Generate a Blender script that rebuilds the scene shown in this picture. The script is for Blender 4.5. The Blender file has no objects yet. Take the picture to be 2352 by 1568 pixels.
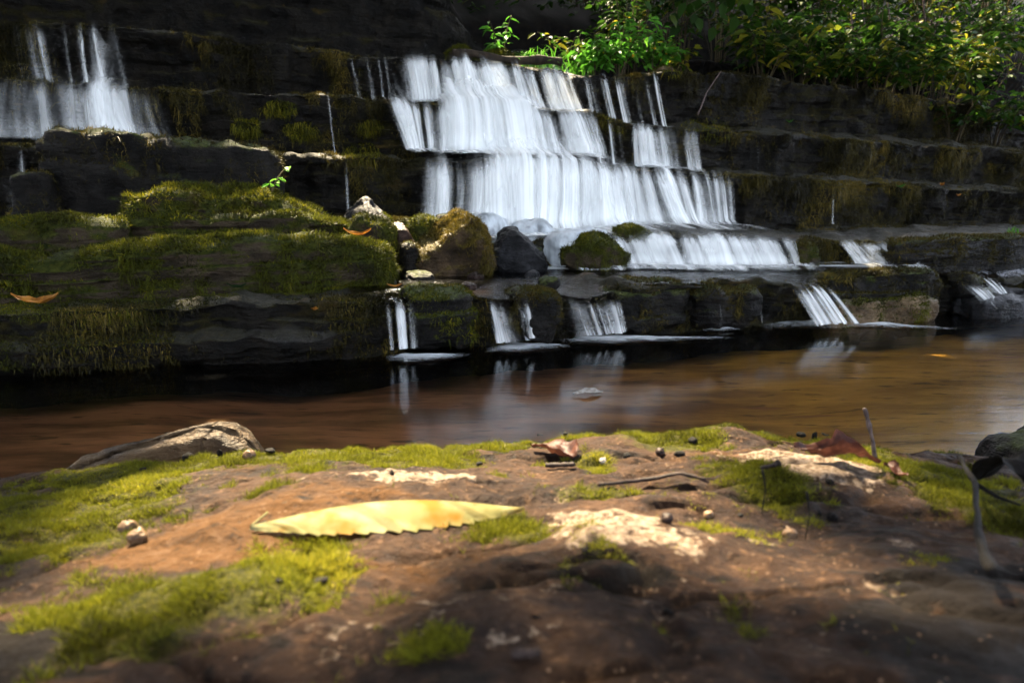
import bpy, math
import numpy as np
from mathutils import Vector, Matrix

R = math.radians
rng = np.random.default_rng(7)
scene = bpy.context.scene
COL = scene.collection

# ------------------------------------------------------------------ camera
CAM_H = 0.55
PITCH = R(12.34)
FPX = 1568.0                       # focal length in units of a 2352 px wide picture
cd = bpy.data.cameras.new('camera')
cam = bpy.data.objects.new('camera', cd)
COL.objects.link(cam)
cam.location = (0, 0, CAM_H)
cam.rotation_euler = (math.pi / 2 - PITCH, 0, 0)
cd.sensor_width = 36.0
cd.lens = 24.0
cd.clip_start = 0.02
cd.clip_end = 200
cd.dof.use_dof = True
cd.dof.focus_distance = 1.5
cd.dof.aperture_fstop = 8.0
scene.camera = cam

# ------------------------------------------------------------------ light
SUN_ELEV = R(52)
SUN_AZ = R(-24)                    # from +Y towards +X
TO_SUN = np.array([math.cos(SUN_ELEV) * math.sin(SUN_AZ), math.cos(SUN_ELEV) * math.cos(SUN_AZ), math.sin(SUN_ELEV)])
world = bpy.data.worlds.new('World')
scene.world = world
world.use_nodes = True
wn = world.node_tree
sky = wn.nodes.new('ShaderNodeTexSky')
sky.sky_type = 'NISHITA'
sky.sun_disc = False
sky.sun_elevation = SUN_ELEV
sky.sun_rotation = SUN_AZ
sky.air_density = 0.7
sky.dust_density = 4.0
sky.ozone_density = 0.4
hs = wn.nodes.new('ShaderNodeHueSaturation')
hs.inputs['Saturation'].default_value = 0.5
wn.links.new(sky.outputs[0], hs.inputs['Color'])
wn.links.new(hs.outputs[0], wn.nodes['Background'].inputs[0])
wn.nodes['Background'].inputs[1].default_value = 0.14
sd = bpy.data.lights.new('sun', 'SUN')
sd.energy = 3.0
sd.angle = R(0.5)
sd.color = (1.0, 0.83, 0.56)
sun = bpy.data.objects.new('sun', sd)
COL.objects.link(sun)
sun.rotation_euler = Vector(TO_SUN).to_track_quat('Z', 'Y').to_euler()
scene.view_settings.view_transform = 'Standard'
scene.view_settings.look = 'None'
scene.view_settings.exposure = 4.0
scene.view_settings.gamma = 1.0
cy = scene.cycles
cy.max_bounces = 8
cy.diffuse_bounces = 3
cy.glossy_bounces = 3
cy.transmission_bounces = 4
cy.transparent_max_bounces = 32
cy.caustics_reflective = False
cy.caustics_refractive = False
cy.sample_clamp_indirect = 4.0
cy.use_denoising = True

# ------------------------------------------------------------------ picture geometry
TH = R(17.6)                       # the rock wall runs at this angle to the picture plane
CS, SN = math.cos(TH), math.sin(TH)


def ray(u, v):
    x = (u - 1176) / FPX
    y = -(v - 784) / FPX
    return np.array([x, math.cos(PITCH) + y * math.sin(PITCH), -math.sin(PITCH) + y * math.cos(PITCH)])


def at_z(u, v, z):
    d = ray(u, v)
    return d * ((z - CAM_H) / d[2]) + np.array([0, 0, CAM_H])


def at_t(u, v, t):
    d = ray(u, v)
    return d * (t / (-d[0] * SN + d[1] * CS)) + np.array([0, 0, CAM_H])


def at_y(u, v, y):
    d = ray(u, v)
    return d * (y / d[1]) + np.array([0, 0, CAM_H])


def st(p):
    p = np.asarray(p)
    return p[..., 0] * CS + p[..., 1] * SN, -p[..., 0] * SN + p[..., 1] * CS


def xyz(s, t, z):
    return np.stack(np.broadcast_arrays(s * CS - t * SN, s * SN + t * CS, z), -1)


def proj(p):
    p = np.asarray(p, float)
    x, y, z = p[..., 0], p[..., 1], p[..., 2] - CAM_H
    dep = y * math.cos(PITCH) - z * math.sin(PITCH)
    up = y * math.sin(PITCH) + z * math.cos(PITCH)
    return 1176 + FPX * x / dep, 784 - FPX * up / dep


# ------------------------------------------------------------------ noise
def _hash(i, j, k, seed):
    h = (i * 374761393 + j * 668265263 + k * 2147483647 + seed * 1274126177) & 0xFFFFFFFF
    h = ((h ^ (h >> 13)) * 1274126177) & 0xFFFFFFFF
    h = ((h ^ (h >> 15)) * 2246822519) & 0xFFFFFFFF
    return ((h ^ (h >> 16)) & 0xFFFFFF) / float(0xFFFFFF)


def vnoise(p, seed=0):
    p = np.asarray(p, float)
    i = np.floor(p).astype(np.int64)
    f = p - i
    f = f * f * f * (f * (f * 6 - 15) + 10)
    out = 0
    for a in (0, 1):
        wa = f[..., 0] if a else 1 - f[..., 0]
        for b in (0, 1):
            wb = f[..., 1] if b else 1 - f[..., 1]
            for c in (0, 1):
                wc = f[..., 2] if c else 1 - f[..., 2]
                out = out + wa * wb * wc * _hash(i[..., 0] + a, i[..., 1] + b, i[..., 2] + c, seed)
    return out * 2 - 1


def fbm(p, octv=4, seed=0, gain=0.5):
    p = np.asarray(p, float)
    a, s, n = 1.0, 0.0, 0.0
    for o in range(octv):
        s = s + a * vnoise(p * (2.03 ** o) + 17.3 * o, seed + o)
        n += a
        a *= gain
    return s / n


def P3(a, b=0.0, c=0.0):
    return np.stack(np.broadcast_arrays(np.asarray(a, float), np.asarray(b, float), np.asarray(c, float)), -1)


def smooth(x, a, b):
    t = np.clip((x - a) / (b - a), 0, 1)
    return t * t * (3 - 2 * t)


# ------------------------------------------------------------------ meshes
def link(name, me, mat=None, parent=None):
    o = bpy.data.objects.new(name, me)
    COL.objects.link(o)
    if mat is not None:
        me.materials.append(mat)
    if parent is not None:
        o.parent = parent
    return o


def make_mesh(name, verts, faces, smooth_shade=True, attrs=None, uv=None):
    """faces: (M,3) or (M,4) int array, or a list of such arrays"""
    verts = np.asarray(verts, np.float32).reshape(-1, 3)
    fl = faces if isinstance(faces, list) else [faces]
    fl = [np.asarray(f, np.int32) for f in fl if len(f)]
    loops = np.concatenate([f.ravel() for f in fl])
    tot = np.concatenate([np.full(len(f), f.shape[1], np.int32) for f in fl])
    start = np.concatenate([[0], np.cumsum(tot)[:-1]]).astype(np.int32)
    me = bpy.data.meshes.new(name)
    me.vertices.add(len(verts))
    me.vertices.foreach_set('co', verts.ravel())
    me.loops.add(len(loops))
    me.loops.foreach_set('vertex_index', loops)
    me.polygons.add(len(tot))
    me.polygons.foreach_set('loop_start', start)
    me.polygons.foreach_set('loop_total', tot)
    me.polygons.foreach_set('use_smooth', np.full(len(tot), bool(smooth_shade)))
    if uv is not None:
        l = me.uv_layers.new(name='flow')
        l.data.foreach_set('uv', np.asarray(uv, np.float32)[loops].ravel())
    if attrs:
        for k, a in attrs.items():
            at = me.attributes.new(k, 'FLOAT', 'POINT')
            at.data.foreach_set('value', np.asarray(a, np.float32).ravel())
    me.update(calc_edges=True)
    me.validate()
    return me


def grid_faces(nr, nc, off=0):
    r, c = np.meshgrid(np.arange(nr - 1), np.arange(nc - 1), indexing='ij')
    a = (r * nc + c).ravel() + off
    return np.stack([a, a + 1, a + nc + 1, a + nc], -1)


def tube(path, rad, sides=6):
    """open tube with a tapering radius, closed ends"""
    path = np.asarray(path, float)
    n = len(path)
    rad = np.broadcast_to(np.asarray(rad, float), (n,))
    tan = np.gradient(path, axis=0)
    tan /= np.linalg.norm(tan, axis=1)[:, None] + 1e-9
    ref = np.array([0.31, 0.17, 0.93])
    a = np.cross(tan, ref)
    bad = np.linalg.norm(a, axis=1) < 1e-3
    a[bad] = np.cross(tan[bad], np.array([1.0, 0, 0]))
    a /= np.linalg.norm(a, axis=1)[:, None]
    b = np.cross(tan, a)
    ang = np.linspace(0, 2 * np.pi, sides, endpoint=False)
    v = path[:, None, :] + rad[:, None, None] * (np.cos(ang)[None, :, None] * a[:, None, :] + np.sin(ang)[None, :, None] * b[:, None, :])
    v = v.reshape(-1, 3)
    i, j = np.meshgrid(np.arange(n - 1), np.arange(sides), indexing='ij')
    q = np.stack([i * sides + j, i * sides + (j + 1) % sides, (i + 1) * sides + (j + 1) % sides, (i + 1) * sides + j], -1).reshape(-1, 4)
    v = np.concatenate([v, path[:1], path[-1:]])
    k = np.arange(sides)
    c0 = np.stack([k * 0 + n * sides, (k + 1) % sides, k, k], -1)[:, :3]
    c1 = np.stack([k * 0 + n * sides + 1, (n - 1) * sides + k, (n - 1) * sides + (k + 1) % sides], -1)
    return v, q, np.concatenate([c0, c1])


class Bag:
    """collects pieces that belong to ONE mesh"""

    def __init__(self):
        self.v, self.q, self.t, self.a, self.n = [], [], [], [], 0

    def add(self, v, q=None, t=None, a=0.5):
        v = np.asarray(v, float).reshape(-1, 3)
        self.v.append(v)
        self.a.append(np.broadcast_to(np.asarray(a, float), (len(v),)))
        if q is not None and len(q):
            self.q.append(np.asarray(q) + self.n)
        if t is not None and len(t):
            self.t.append(np.asarray(t) + self.n)
        self.n += len(v)
        return self

    def tube(self, path, rad, sides=6, a=0.5):
        v, q, t = tube(path, rad, sides)
        return self.add(v, q, t, a)

    def build(self, name, mat, parent=None, smooth_shade=True):
        f = []
        if self.q:
            f.append(np.concatenate(self.q))
        if self.t:
            f.append(np.concatenate(self.t))
        me = make_mesh(name, np.concatenate(self.v), f, smooth_shade, {'shade': np.concatenate(self.a)})
        return link(name, me, mat, parent)


def tag(o, label, cat, group=None, kind=None):
    o['label'] = label
    o['category'] = cat
    if group:
        o['group'] = group
    if kind:
        o['kind'] = kind
    return o


def thing(name, label, cat, loc=(0, 0, 0), group=None):
    o = bpy.data.objects.new(name, None)
    COL.objects.link(o)
    o.location = loc
    o.empty_display_size = 0.05
    return tag(o, label, cat, group)


def adopt(root, o):
    """o was modelled in world coordinates: keep it there under its thing"""
    o.parent = root
    o.location = -Vector(root.location)
    return o


# ------------------------------------------------------------------ materials
class NT:
    def __init__(self, name):
        self.m = bpy.data.materials.new(name)
        self.m.use_nodes = True
        self.t = self.m.node_tree
        self.t.nodes.clear()
        self.out = self.n('ShaderNodeOutputMaterial')

    def n(self, typ, **kw):
        nd = self.t.nodes.new(typ)
        for k, v in kw.items():
            setattr(nd, k, v)
        return nd

    def l(self, a, b):
        self.t.links.new(a, b)

    def val(self, sock, v):
        if hasattr(v, 'is_output') or isinstance(v, bpy.types.NodeSocket):
            self.l(v, sock)
        else:
            sock.default_value = v

    def math(self, op, a, b=0.0, c=None, clamp=False):
        nd = self.n('ShaderNodeMath', operation=op, use_clamp=clamp)
        self.val(nd.inputs[0], a)
        self.val(nd.inputs[1], b)
        if c is not None:
            self.val(nd.inputs[2], c)
        return nd.outputs[0]

    def mix(self, f, a, b):
        nd = self.n('ShaderNodeMix', data_type='RGBA')
        self.val(nd.inputs[0], f)
        self.val(nd.inputs[6], (*a, 1) if isinstance(a, tuple) else a)
        self.val(nd.inputs[7], (*b, 1) if isinstance(b, tuple) else b)
        return nd.outputs[2]

    def noise(self, vec, scale, detail=4.0, rough=0.55, dist=0.0):
        nd = self.n('ShaderNodeTexNoise')
        nd.inputs['Scale'].default_value = scale
        nd.inputs['Detail'].default_value = detail
        nd.inputs['Roughness'].default_value = rough
        nd.inputs['Distortion'].default_value = dist
        if vec is not None:
            self.l(vec, nd.inputs['Vector'])
        return nd.outputs[0]

    def voro(self, vec, scale, feature='F1'):
        nd = self.n('ShaderNodeTexVoronoi', feature=feature)
        nd.inputs['Scale'].default_value = scale
        self.l(vec, nd.inputs['Vector'])
        return nd.outputs['Distance']

    def ramp(self, f, a, b, lo=0.0, hi=1.0):
        nd = self.n('ShaderNodeMapRange', interpolation_type='SMOOTHSTEP')
        self.val(nd.inputs[0], f)
        nd.inputs[1].default_value = a
        nd.inputs[2].default_value = b
        nd.inputs[3].default_value = lo
        nd.inputs[4].default_value = hi
        return nd.outputs[0]

    def attr(self, name):
        return self.n('ShaderNodeAttribute', attribute_name=name).outputs['Fac']

    def pos(self, scale=(1, 1, 1), rot=(0, 0, 0)):
        g = self.n('ShaderNodeNewGeometry')
        mp = self.n('ShaderNodeMapping')
        mp.inputs['Scale'].default_value = scale
        mp.inputs['Rotation'].default_value = rot
        self.l(g.outputs['Position'], mp.inputs['Vector'])
        return mp.outputs[0]

    def bump(self, h, strength=0.5, dist=0.01, normal=None):
        nd = self.n('ShaderNodeBump')
        nd.inputs['Strength'].default_value = strength
        nd.inputs['Distance'].default_value = dist
        self.l(h, nd.inputs['Height'])
        if normal is not None:
            self.l(normal, nd.inputs['Normal'])
        return nd.outputs[0]

    def principled(self, color, rough=0.6, normal=None, spec=0.5, **kw):
        nd = self.n('ShaderNodeBsdfPrincipled')
        self.val(nd.inputs['Base Color'], (*color, 1) if isinstance(color, tuple) else color)
        self.val(nd.inputs['Roughness'], rough)
        self.val(nd.inputs['Specular IOR Level'], spec)
        if normal is not None:
            self.l(normal, nd.inputs['Normal'])
        for k, v in kw.items():
            self.val(nd.inputs[k], v)
        return nd.outputs[0]

    def mixs(self, f, a, b):
        nd = self.n('ShaderNodeMixShader')
        self.val(nd.inputs[0], f)
        self.l(a, nd.inputs[1])
        self.l(b, nd.inputs[2])
        return nd.outputs[0]

    def done(self, surf):
        self.l(surf, self.out.inputs['Surface'])
        return self.m


def mat_rock(name, dark, light, moss_a=(0.016, 0.022, 0.005), moss_b=(0.06, 0.075, 0.012), moss_amt=0.0, wet=0.5, use_attr=True, up_moss=0.35, bump=0.8):
    m = NT(name)
    p = m.pos()
    ps = m.pos((1, 1, 5.0))
    n1 = m.noise(p, 9, 6, 0.6)
    n2 = m.noise(ps, 14, 5, 0.6)
    n3 = m.noise(p, 70, 5, 0.65)
    col = m.mix(m.ramp(n1, 0.35, 0.68), dark, light)
    col = m.mix(m.ramp(n2, 0.5, 0.75, 0, 0.6), col, tuple(c * 0.45 for c in dark))
    # moss: on upward faces, by noise, and where the mesh says so
    g = m.n('ShaderNodeNewGeometry')
    sx = m.n('ShaderNodeSeparateXYZ')
    m.l(g.outputs['Normal'], sx.inputs[0])
    upf = m.math('MULTIPLY', sx.outputs[2], up_moss)
    mn = m.noise(p, 6.5, 6, 0.62)
    f = m.math('ADD', m.math('ADD', mn, upf), moss_amt)
    if use_attr:
        f = m.math('ADD', f, m.attr('moss'))
    f = m.ramp(f, 0.68, 0.86)
    mc = m.mix(m.ramp(m.noise(p, 55, 4, 0.7), 0.3, 0.7), moss_a, moss_b)
    mc = m.mix(m.ramp(m.noise(p, 8, 3, 0.5), 0.55, 0.75, 0, 0.6), mc, (0.075, 0.045, 0.012))
    col = m.mix(f, col, mc)
    rough = m.math('ADD', m.ramp(n3, 0.3, 0.75, 0.62 - wet * 0.5, 0.85 - wet * 0.35), m.math('MULTIPLY', f, 0.35), clamp=True)
    h = m.math('ADD', m.math('MULTIPLY', n1, 0.9), m.math('ADD', m.math('MULTIPLY', n2, 0.8), m.math('MULTIPLY', n3, 0.5)))
    h = m.math('ADD', h, m.math('MULTIPLY', f, m.math('MULTIPLY', m.noise(p, 160, 3, 0.7), 0.6)))
    spec = m.math('ADD', 0.10, m.math('MULTIPLY', m.ramp(sx.outputs[2], 0.45, 0.9), 0.45 * wet))
    return m.done(m.principled(col, rough, m.bump(h, bump, 0.03), spec))


M_CLIFF = mat_rock('wet_layered_rock', (0.004, 0.0036, 0.003), (0.011, 0.009, 0.0065), moss_a=(0.006, 0.006, 0.002), moss_b=(0.024, 0.020, 0.005), wet=0.7, moss_amt=0.12)
M_MOSSROCK = mat_rock('moss_covered_rock', (0.018, 0.0132, 0.0084), (0.054, 0.039, 0.024), moss_a=(0.0132, 0.0192, 0.0036), moss_b=(0.051, 0.055, 0.0084), wet=0.35, moss_amt=0.26, use_attr=False)
M_DARKROCK = mat_rock('dark_block_rock', (0.0054, 0.00495, 0.0045), (0.0135, 0.0117, 0.0099), wet=0.5, moss_amt=0.0, use_attr=False)
M_GREYROCK = mat_rock('wet_grey_rock', (0.0084, 0.0084, 0.009), (0.027, 0.027, 0.0288), wet=0.5, moss_amt=-0.16, use_attr=False)
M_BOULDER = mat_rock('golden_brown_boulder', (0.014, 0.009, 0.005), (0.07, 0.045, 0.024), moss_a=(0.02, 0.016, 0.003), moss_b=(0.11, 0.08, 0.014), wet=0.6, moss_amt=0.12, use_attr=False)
M_PINKROCK = mat_rock('pinkish_wet_stone', (0.022, 0.013, 0.010), (0.06, 0.036, 0.028), wet=0.8, moss_amt=-0.6, use_attr=False)
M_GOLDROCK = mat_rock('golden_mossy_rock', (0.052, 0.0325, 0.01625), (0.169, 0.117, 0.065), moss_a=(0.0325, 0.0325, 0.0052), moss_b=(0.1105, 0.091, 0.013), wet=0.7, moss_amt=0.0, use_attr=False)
M_WEDGE = mat_rock('streaked_pale_rock', (0.03, 0.0198, 0.0108), (0.156, 0.102, 0.054), moss_amt=-0.45, wet=0.3, use_attr=False)


def mat_strands(name, c0, c1, c2, trans=0.35, rough=0.55):
    m = NT(name)
    s = m.attr('shade')
    col = m.mix(m.ramp(s, 0.0, 0.55), c0, c1)
    col = m.mix(m.ramp(s, 0.55, 1.0), col, c2)
    a = m.principled(col, rough, None, 0.10)
    tr = m.n('ShaderNodeBsdfTranslucent')
    m.l(col, tr.inputs[0])
    return m.done(m.mixs(trans, a, tr.outputs[0]))


M_MOSS = mat_strands('green_moss', (0.013, 0.013, 0.003), (0.068, 0.074, 0.006), (0.20, 0.165, 0.010))
M_DARKMOSS = mat_strands('dark_hanging_moss', (0.013, 0.011, 0.0035), (0.055, 0.045, 0.009), (0.17, 0.12, 0.022), 0.3, 0.45)
M_GOLDMOSS = mat_strands('golden_brown_moss', (0.014, 0.011, 0.002), (0.085, 0.065, 0.010), (0.26, 0.17, 0.03), 0.3, 0.4)
M_FGMOSS = mat_strands('bright_foreground_moss', (0.024, 0.025, 0.003), (0.125, 0.128, 0.009), (0.27, 0.235, 0.02), 0.4)
M_LEAF = mat_strands('green_leaf', (0.006, 0.018, 0.003), (0.024, 0.060, 0.006), (0.20, 0.18, 0.014), 0.5, 0.5)
M_BRIGHTLEAF = mat_strands('fresh_green_leaf', (0.03, 0.10, 0.012), (0.07, 0.22, 0.02), (0.15, 0.34, 0.04), 0.4, 0.4)
M_CANOPY = mat_strands('canopy_leaf', (0.015, 0.035, 0.008), (0.03, 0.06, 0.012), (0.05, 0.08, 0.015), 0.12, 0.5)
M_STEM = mat_strands('plant_stem', (0.02, 0.016, 0.010), (0.05, 0.038, 0.02), (0.10, 0.08, 0.04), 0.0, 0.7)
M_YELLOW = mat_strands('yellow_petal', (0.45, 0.25, 0.02), (0.65, 0.38, 0.03), (0.8, 0.5, 0.05), 0.3, 0.5)


def mat_simple(name, c0, c1, scale, rough=0.6, stretch=(1, 1, 1), bump=0.4, trans=0.0):
    m = NT(name)
    p = m.pos(stretch)
    n = m.noise(p, scale, 6, 0.6)
    col = m.mix(m.ramp(n, 0.35, 0.68), c0, c1)
    sh = m.principled(col, rough, m.bump(n, bump, 0.004), 0.2)
    if trans:
        tr = m.n('ShaderNodeBsdfTranslucent')
        m.l(col, tr.inputs[0])
        sh = m.mixs(trans, sh, tr.outputs[0])
    return m.done(sh)


M_SOIL = mat_simple('leaf_litter_soil', (0.0025, 0.002, 0.0015), (0.007, 0.005, 0.003), 14, 0.95)
M_BARK = mat_simple('dark_bark', (0.012, 0.009, 0.006), (0.04, 0.028, 0.018), 30, 0.85, (1, 1, 0.25), 0.8)
M_TWIG = mat_simple('dark_twig', (0.010, 0.006, 0.005), (0.035, 0.022, 0.018), 90, 0.7)
M_GREYTWIG = mat_simple('grey_twig', (0.045, 0.03, 0.027), (0.12, 0.085, 0.075), 120, 0.7)
M_DRYLEAF = mat_simple('dry_brown_leaf', (0.025, 0.008, 0.006), (0.08, 0.028, 0.016), 60, 0.55, (1, 1, 1), 0.5, 0.2)
M_DARKLEAF = mat_simple('dark_rotting_leaf', (0.0015, 0.001, 0.0008), (0.005, 0.0035, 0.0025), 60, 0.9, (1, 1, 1), 0.5)
M_ORANGE = mat_simple('orange_dead_leaf', (0.16, 0.055, 0.008), (0.34, 0.15, 0.02), 40, 0.5, (1, 1, 1), 0.3, 0.3)
M_NUT = mat_simple('nut_shell', (0.07, 0.04, 0.02), (0.17, 0.105, 0.055), 160, 0.45)
M_DARKNUT = mat_simple('dark_seed_husk', (0.010, 0.005, 0.004), (0.04, 0.02, 0.014), 160, 0.6)
M_WHITEPEB = mat_simple('white_pebble', (0.22, 0.19, 0.16), (0.42, 0.38, 0.33), 140, 0.5)


def mat_fg_leaf():
    m = NT('pale_yellow_leaf')
    uv = m.n('ShaderNodeUVMap', uv_map='flow').outputs[0]
    sx = m.n('ShaderNodeSeparateXYZ')
    m.l(uv, sx.inputs[0])
    # veins run out from the midrib at a slant
    ph = m.math('ADD', m.math('MULTIPLY', sx.outputs[0], 150.0), m.math('MULTIPLY', m.math('ABSOLUTE', sx.outputs[1]), -95.0))
    vein = m.ramp(m.math('SINE', ph), 0.75, 1.0)
    p = m.pos()
    n = m.noise(p, 38, 5, 0.6)
    n2 = m.noise(p, 24, 3, 0.5)
    col = m.mix(m.ramp(n, 0.4, 0.65), (0.17, 0.155, 0.055), (0.25, 0.235, 0.115))
    col = m.mix(m.ramp(n2, 0.52, 0.66), col, (0.20, 0.10, 0.008))
    col = m.mix(m.ramp(m.noise(p, 46, 2, 0.5), 0.68, 0.74, 0, 0.9), col, (0.12, 0.04, 0.012))
    col = m.mix(m.math('MULTIPLY', vein, 0.5), col, (0.07, 0.05, 0.01))
    sh = m.principled(col, 0.6, m.bump(m.math('SUBTRACT', n, vein), 0.3, 0.002), 0.06)
    tr = m.n('ShaderNodeBsdfTranslucent')
    m.l(col, tr.inputs[0])
    return m.done(m.mixs(0.3, sh, tr.outputs[0]))


M_FGLEAF = mat_fg_leaf()


def mat_fg_rock():
    m = NT('brown_lichened_rock')
    p = m.pos()
    n1 = m.noise(p, 11, 7, 0.62)
    n2 = m.noise(p, 42, 6, 0.65)
    n3 = m.noise(p, 210, 4, 0.7)
    n4 = m.noise(m.pos((1, 1.6, 1), (0, 0, 0.5)), 24, 5, 0.6, 0.6)
    n5 = m.noise(p, 95, 8, 0.75)
    col = m.mix(m.ramp(n1, 0.36, 0.66), (0.013, 0.0070, 0.0045), (0.046, 0.024, 0.013))
    col = m.mix(m.ramp(n4, 0.50, 0.66, 0, 0.8), col, (0.024, 0.015, 0.012))
    och = m.math('ADD', m.attr('ochre'), m.math('SUBTRACT', n2, 0.5))
    col = m.mix(m.ramp(och, 0.25, 0.6), col, (0.062, 0.028, 0.008))
    # mottling and grit
    col = m.mix(m.ramp(n5, 0.53, 0.66, 0, 0.8), col, (0.10, 0.056, 0.030))
    col = m.mix(m.ramp(n5, 0.34, 0.47, 0.85, 0), col, (0.006, 0.004, 0.003))
    # pale lichen crust
    pf = m.math('ADD', m.attr('pale'), m.math('ADD', m.math('MULTIPLY', m.math('SUBTRACT', n2, 0.5), 3.0), m.math('MULTIPLY', m.math('SUBTRACT', n3, 0.5), 0.7)))
    pc = m.mix(m.ramp(n3, 0.35, 0.7), (0.09, 0.06, 0.038), (0.27, 0.21, 0.16))
    col = m.mix(m.ramp(pf, 0.45, 0.72), col, pc)
    # dark wet pits, plus corner vignette painted into the rock colour
    dk = m.ramp(m.math('ADD', n4, m.attr('damp_vignette')), 0.60, 0.72)
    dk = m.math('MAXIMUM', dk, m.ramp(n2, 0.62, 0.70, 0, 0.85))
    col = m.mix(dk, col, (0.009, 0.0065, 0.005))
    mf = m.ramp(m.math('ADD', m.attr('moss'), m.math('MULTIPLY', m.math('SUBTRACT', n2, 0.5), 1.6)), 0.45, 0.8)
    mc = m.mix(m.ramp(n3, 0.35, 0.65), (0.012, 0.013, 0.002), (0.055, 0.05, 0.006))
    col = m.mix(mf, col, mc)
    vs = m.ramp(m.voro(p, 170), 0.10, 0.2, 1, 0)
    col = m.mix(m.math('MULTIPLY', vs, m.ramp(n2, 0.50, 0.58)), col, (0.17, 0.11, 0.07))
    h = m.math('ADD', m.math('MULTIPLY', n1, 1.0), m.math('ADD', m.math('MULTIPLY', n2, 0.7), m.math('ADD', m.math('MULTIPLY', n3, 0.22), m.math('MULTIPLY', n5, 0.35))))
    return m.done(m.principled(col, m.ramp(n2, 0.3, 0.7, 0.45, 0.85), m.bump(h, 1.0, 0.012), 0.07))


M_FGROCK = mat_fg_rock()


def mat_bed():
    m = NT('stream_bed_stone')
    ps = m.pos((1.0, 4.5, 1), (0, 0, -0.25))
    p = m.pos()
    n1 = m.noise(ps, 2.2, 6, 0.6)
    n2 = m.noise(ps, 7.5, 5, 0.6)
    sx = m.n('ShaderNodeSeparateXYZ')
    g = m.n('ShaderNodeNewGeometry')
    m.l(g.outputs['Position'], sx.inputs[0])
    gold = m.ramp(m.math('ADD', sx.outputs[0], m.math('MULTIPLY', n1, 1.0)), 0.5, 1.7)
    red = m.mix(m.ramp(n1, 0.35, 0.65), (0.14, 0.07, 0.045), (0.46, 0.24, 0.165))
    gol = m.mix(m.ramp(n1, 0.3, 0.7), (0.34, 0.20, 0.038), (0.75, 0.48, 0.10))  # golden right side made brighter in colour, in place of sun on the bed
    col = m.mix(gold, red, gol)
    col = m.mix(m.ramp(n2, 0.56, 0.68, 0, 0.75), col, (0.018, 0.012, 0.008))
    col = m.mix(m.ramp(m.noise(ps, 4.1, 4, 0.55), 0.60, 0.72, 0, 0.6), col, (0.28, 0.13, 0.09))
    return m.done(m.principled(col, 0.8, m.bump(n2, 0.3, 0.01)))


M_BED = mat_bed()


def mat_water(name, tint, rough, bumpd, scale=(1.2, 5.5, 1), foam=False):
    m = NT(name)
    ps = m.pos(scale, (0, 0, -0.22))
    n = m.noise(ps, 3.2, 4, 0.5)
    n2 = m.noise(ps, 13, 3, 0.5)
    h = m.math('ADD', n, m.math('MULTIPLY', n2, 0.3))
    nm = m.bump(h, 0.6, bumpd)
    tr = m.n('ShaderNodeBsdfTransparent')
    tr.inputs[0].default_value = (*tint, 1)
    gl = m.n('ShaderNodeBsdfGlossy')
    gl.inputs['Roughness'].default_value = rough
    gl.inputs[0].default_value = (0.95, 0.97, 1.0, 1)
    m.l(nm, gl.inputs['Normal'])
    fr = m.n('ShaderNodeFresnel')
    fr.inputs[0].default_value = 1.33
    m.l(nm, fr.inputs['Normal'])
    sh = m.mixs(fr.outputs[0], tr.outputs[0], gl.outputs[0])
    if foam:
        df = m.n('ShaderNodeBsdfDiffuse')
        df.inputs[0].default_value = (0.85, 0.87, 0.88, 1)
        fs = m.noise(m.pos((1.0, 9, 1), (0, 0, -0.3)), 4.5, 5, 0.6)
        f = m.ramp(m.math('ADD', m.attr('foam'), m.math('MULTIPLY', m.math('SUBTRACT', fs, 0.5), 0.9)), 0.25, 0.95)
        sh = m.mixs(f, sh, df.outputs[0])
    return m.done(sh)


M_WATER = mat_water('still_brown_water', (0.95, 0.85, 0.66), 0.12, 0.0014)
M_FILM = mat_water('shallow_running_water', (0.72, 0.60, 0.48), 0.10, 0.03, (2.0, 7.0, 1), True)


def mat_fall():
    m = NT('silky_falling_water')
    uv = m.n('ShaderNodeUVMap', uv_map='flow').outputs[0]

    def streak(fs, fl, off):
        mp = m.n('ShaderNodeMapping')
        mp.inputs['Scale'].default_value = (fs, fl, 1)
        mp.inputs['Location'].default_value = (off, off * 1.7, off * 0.3)
        m.l(uv, mp.inputs['Vector'])
        return m.noise(mp.outputs[0], 1.0, 2, 0.5)

    a = streak(8, 0.45, 3.1)
    b = streak(23, 0.5, 9.7)
    c = streak(70, 0.7, 21.3)
    s = m.math('ADD', m.math('MULTIPLY', m.math('SUBTRACT', a, 0.5), 0.9), m.math('ADD', m.math('MULTIPLY', m.math('SUBTRACT', b, 0.5), 3.0), m.math('MULTIPLY', m.math('SUBTRACT', c, 0.5), 0.7)))
    d = m.attr('dens')
    sw = m.attr('sway')
    sw = m.math('MULTIPLY', sw, m.ramp(d, 0.85, 1.6, 1.0, 0.30))
    f = m.math('ADD', d, m.math('MULTIPLY', s, sw))
    f = m.math('MULTIPLY', m.math('POWER', m.ramp(f, 0.02, 1.15), 1.2), 0.97)
    # fade at the very edge of the sheet
    f = m.math('MULTIPLY', f, m.ramp(d, 0.0, 0.5))
    df = m.n('ShaderNodeBsdfDiffuse')
    df.inputs[0].default_value = (0.92, 0.94, 0.93, 1)
    tl = m.n('ShaderNodeBsdfTranslucent')
    tl.inputs[0].default_value = (0.92, 0.94, 0.93, 1)
    w = m.mixs(0.12, df.outputs[0], tl.outputs[0])
    tr = m.n('ShaderNodeBsdfTransparent')
    return m.done(m.mixs(f, tr.outputs[0], w))


M_FALL = mat_fall()


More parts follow.
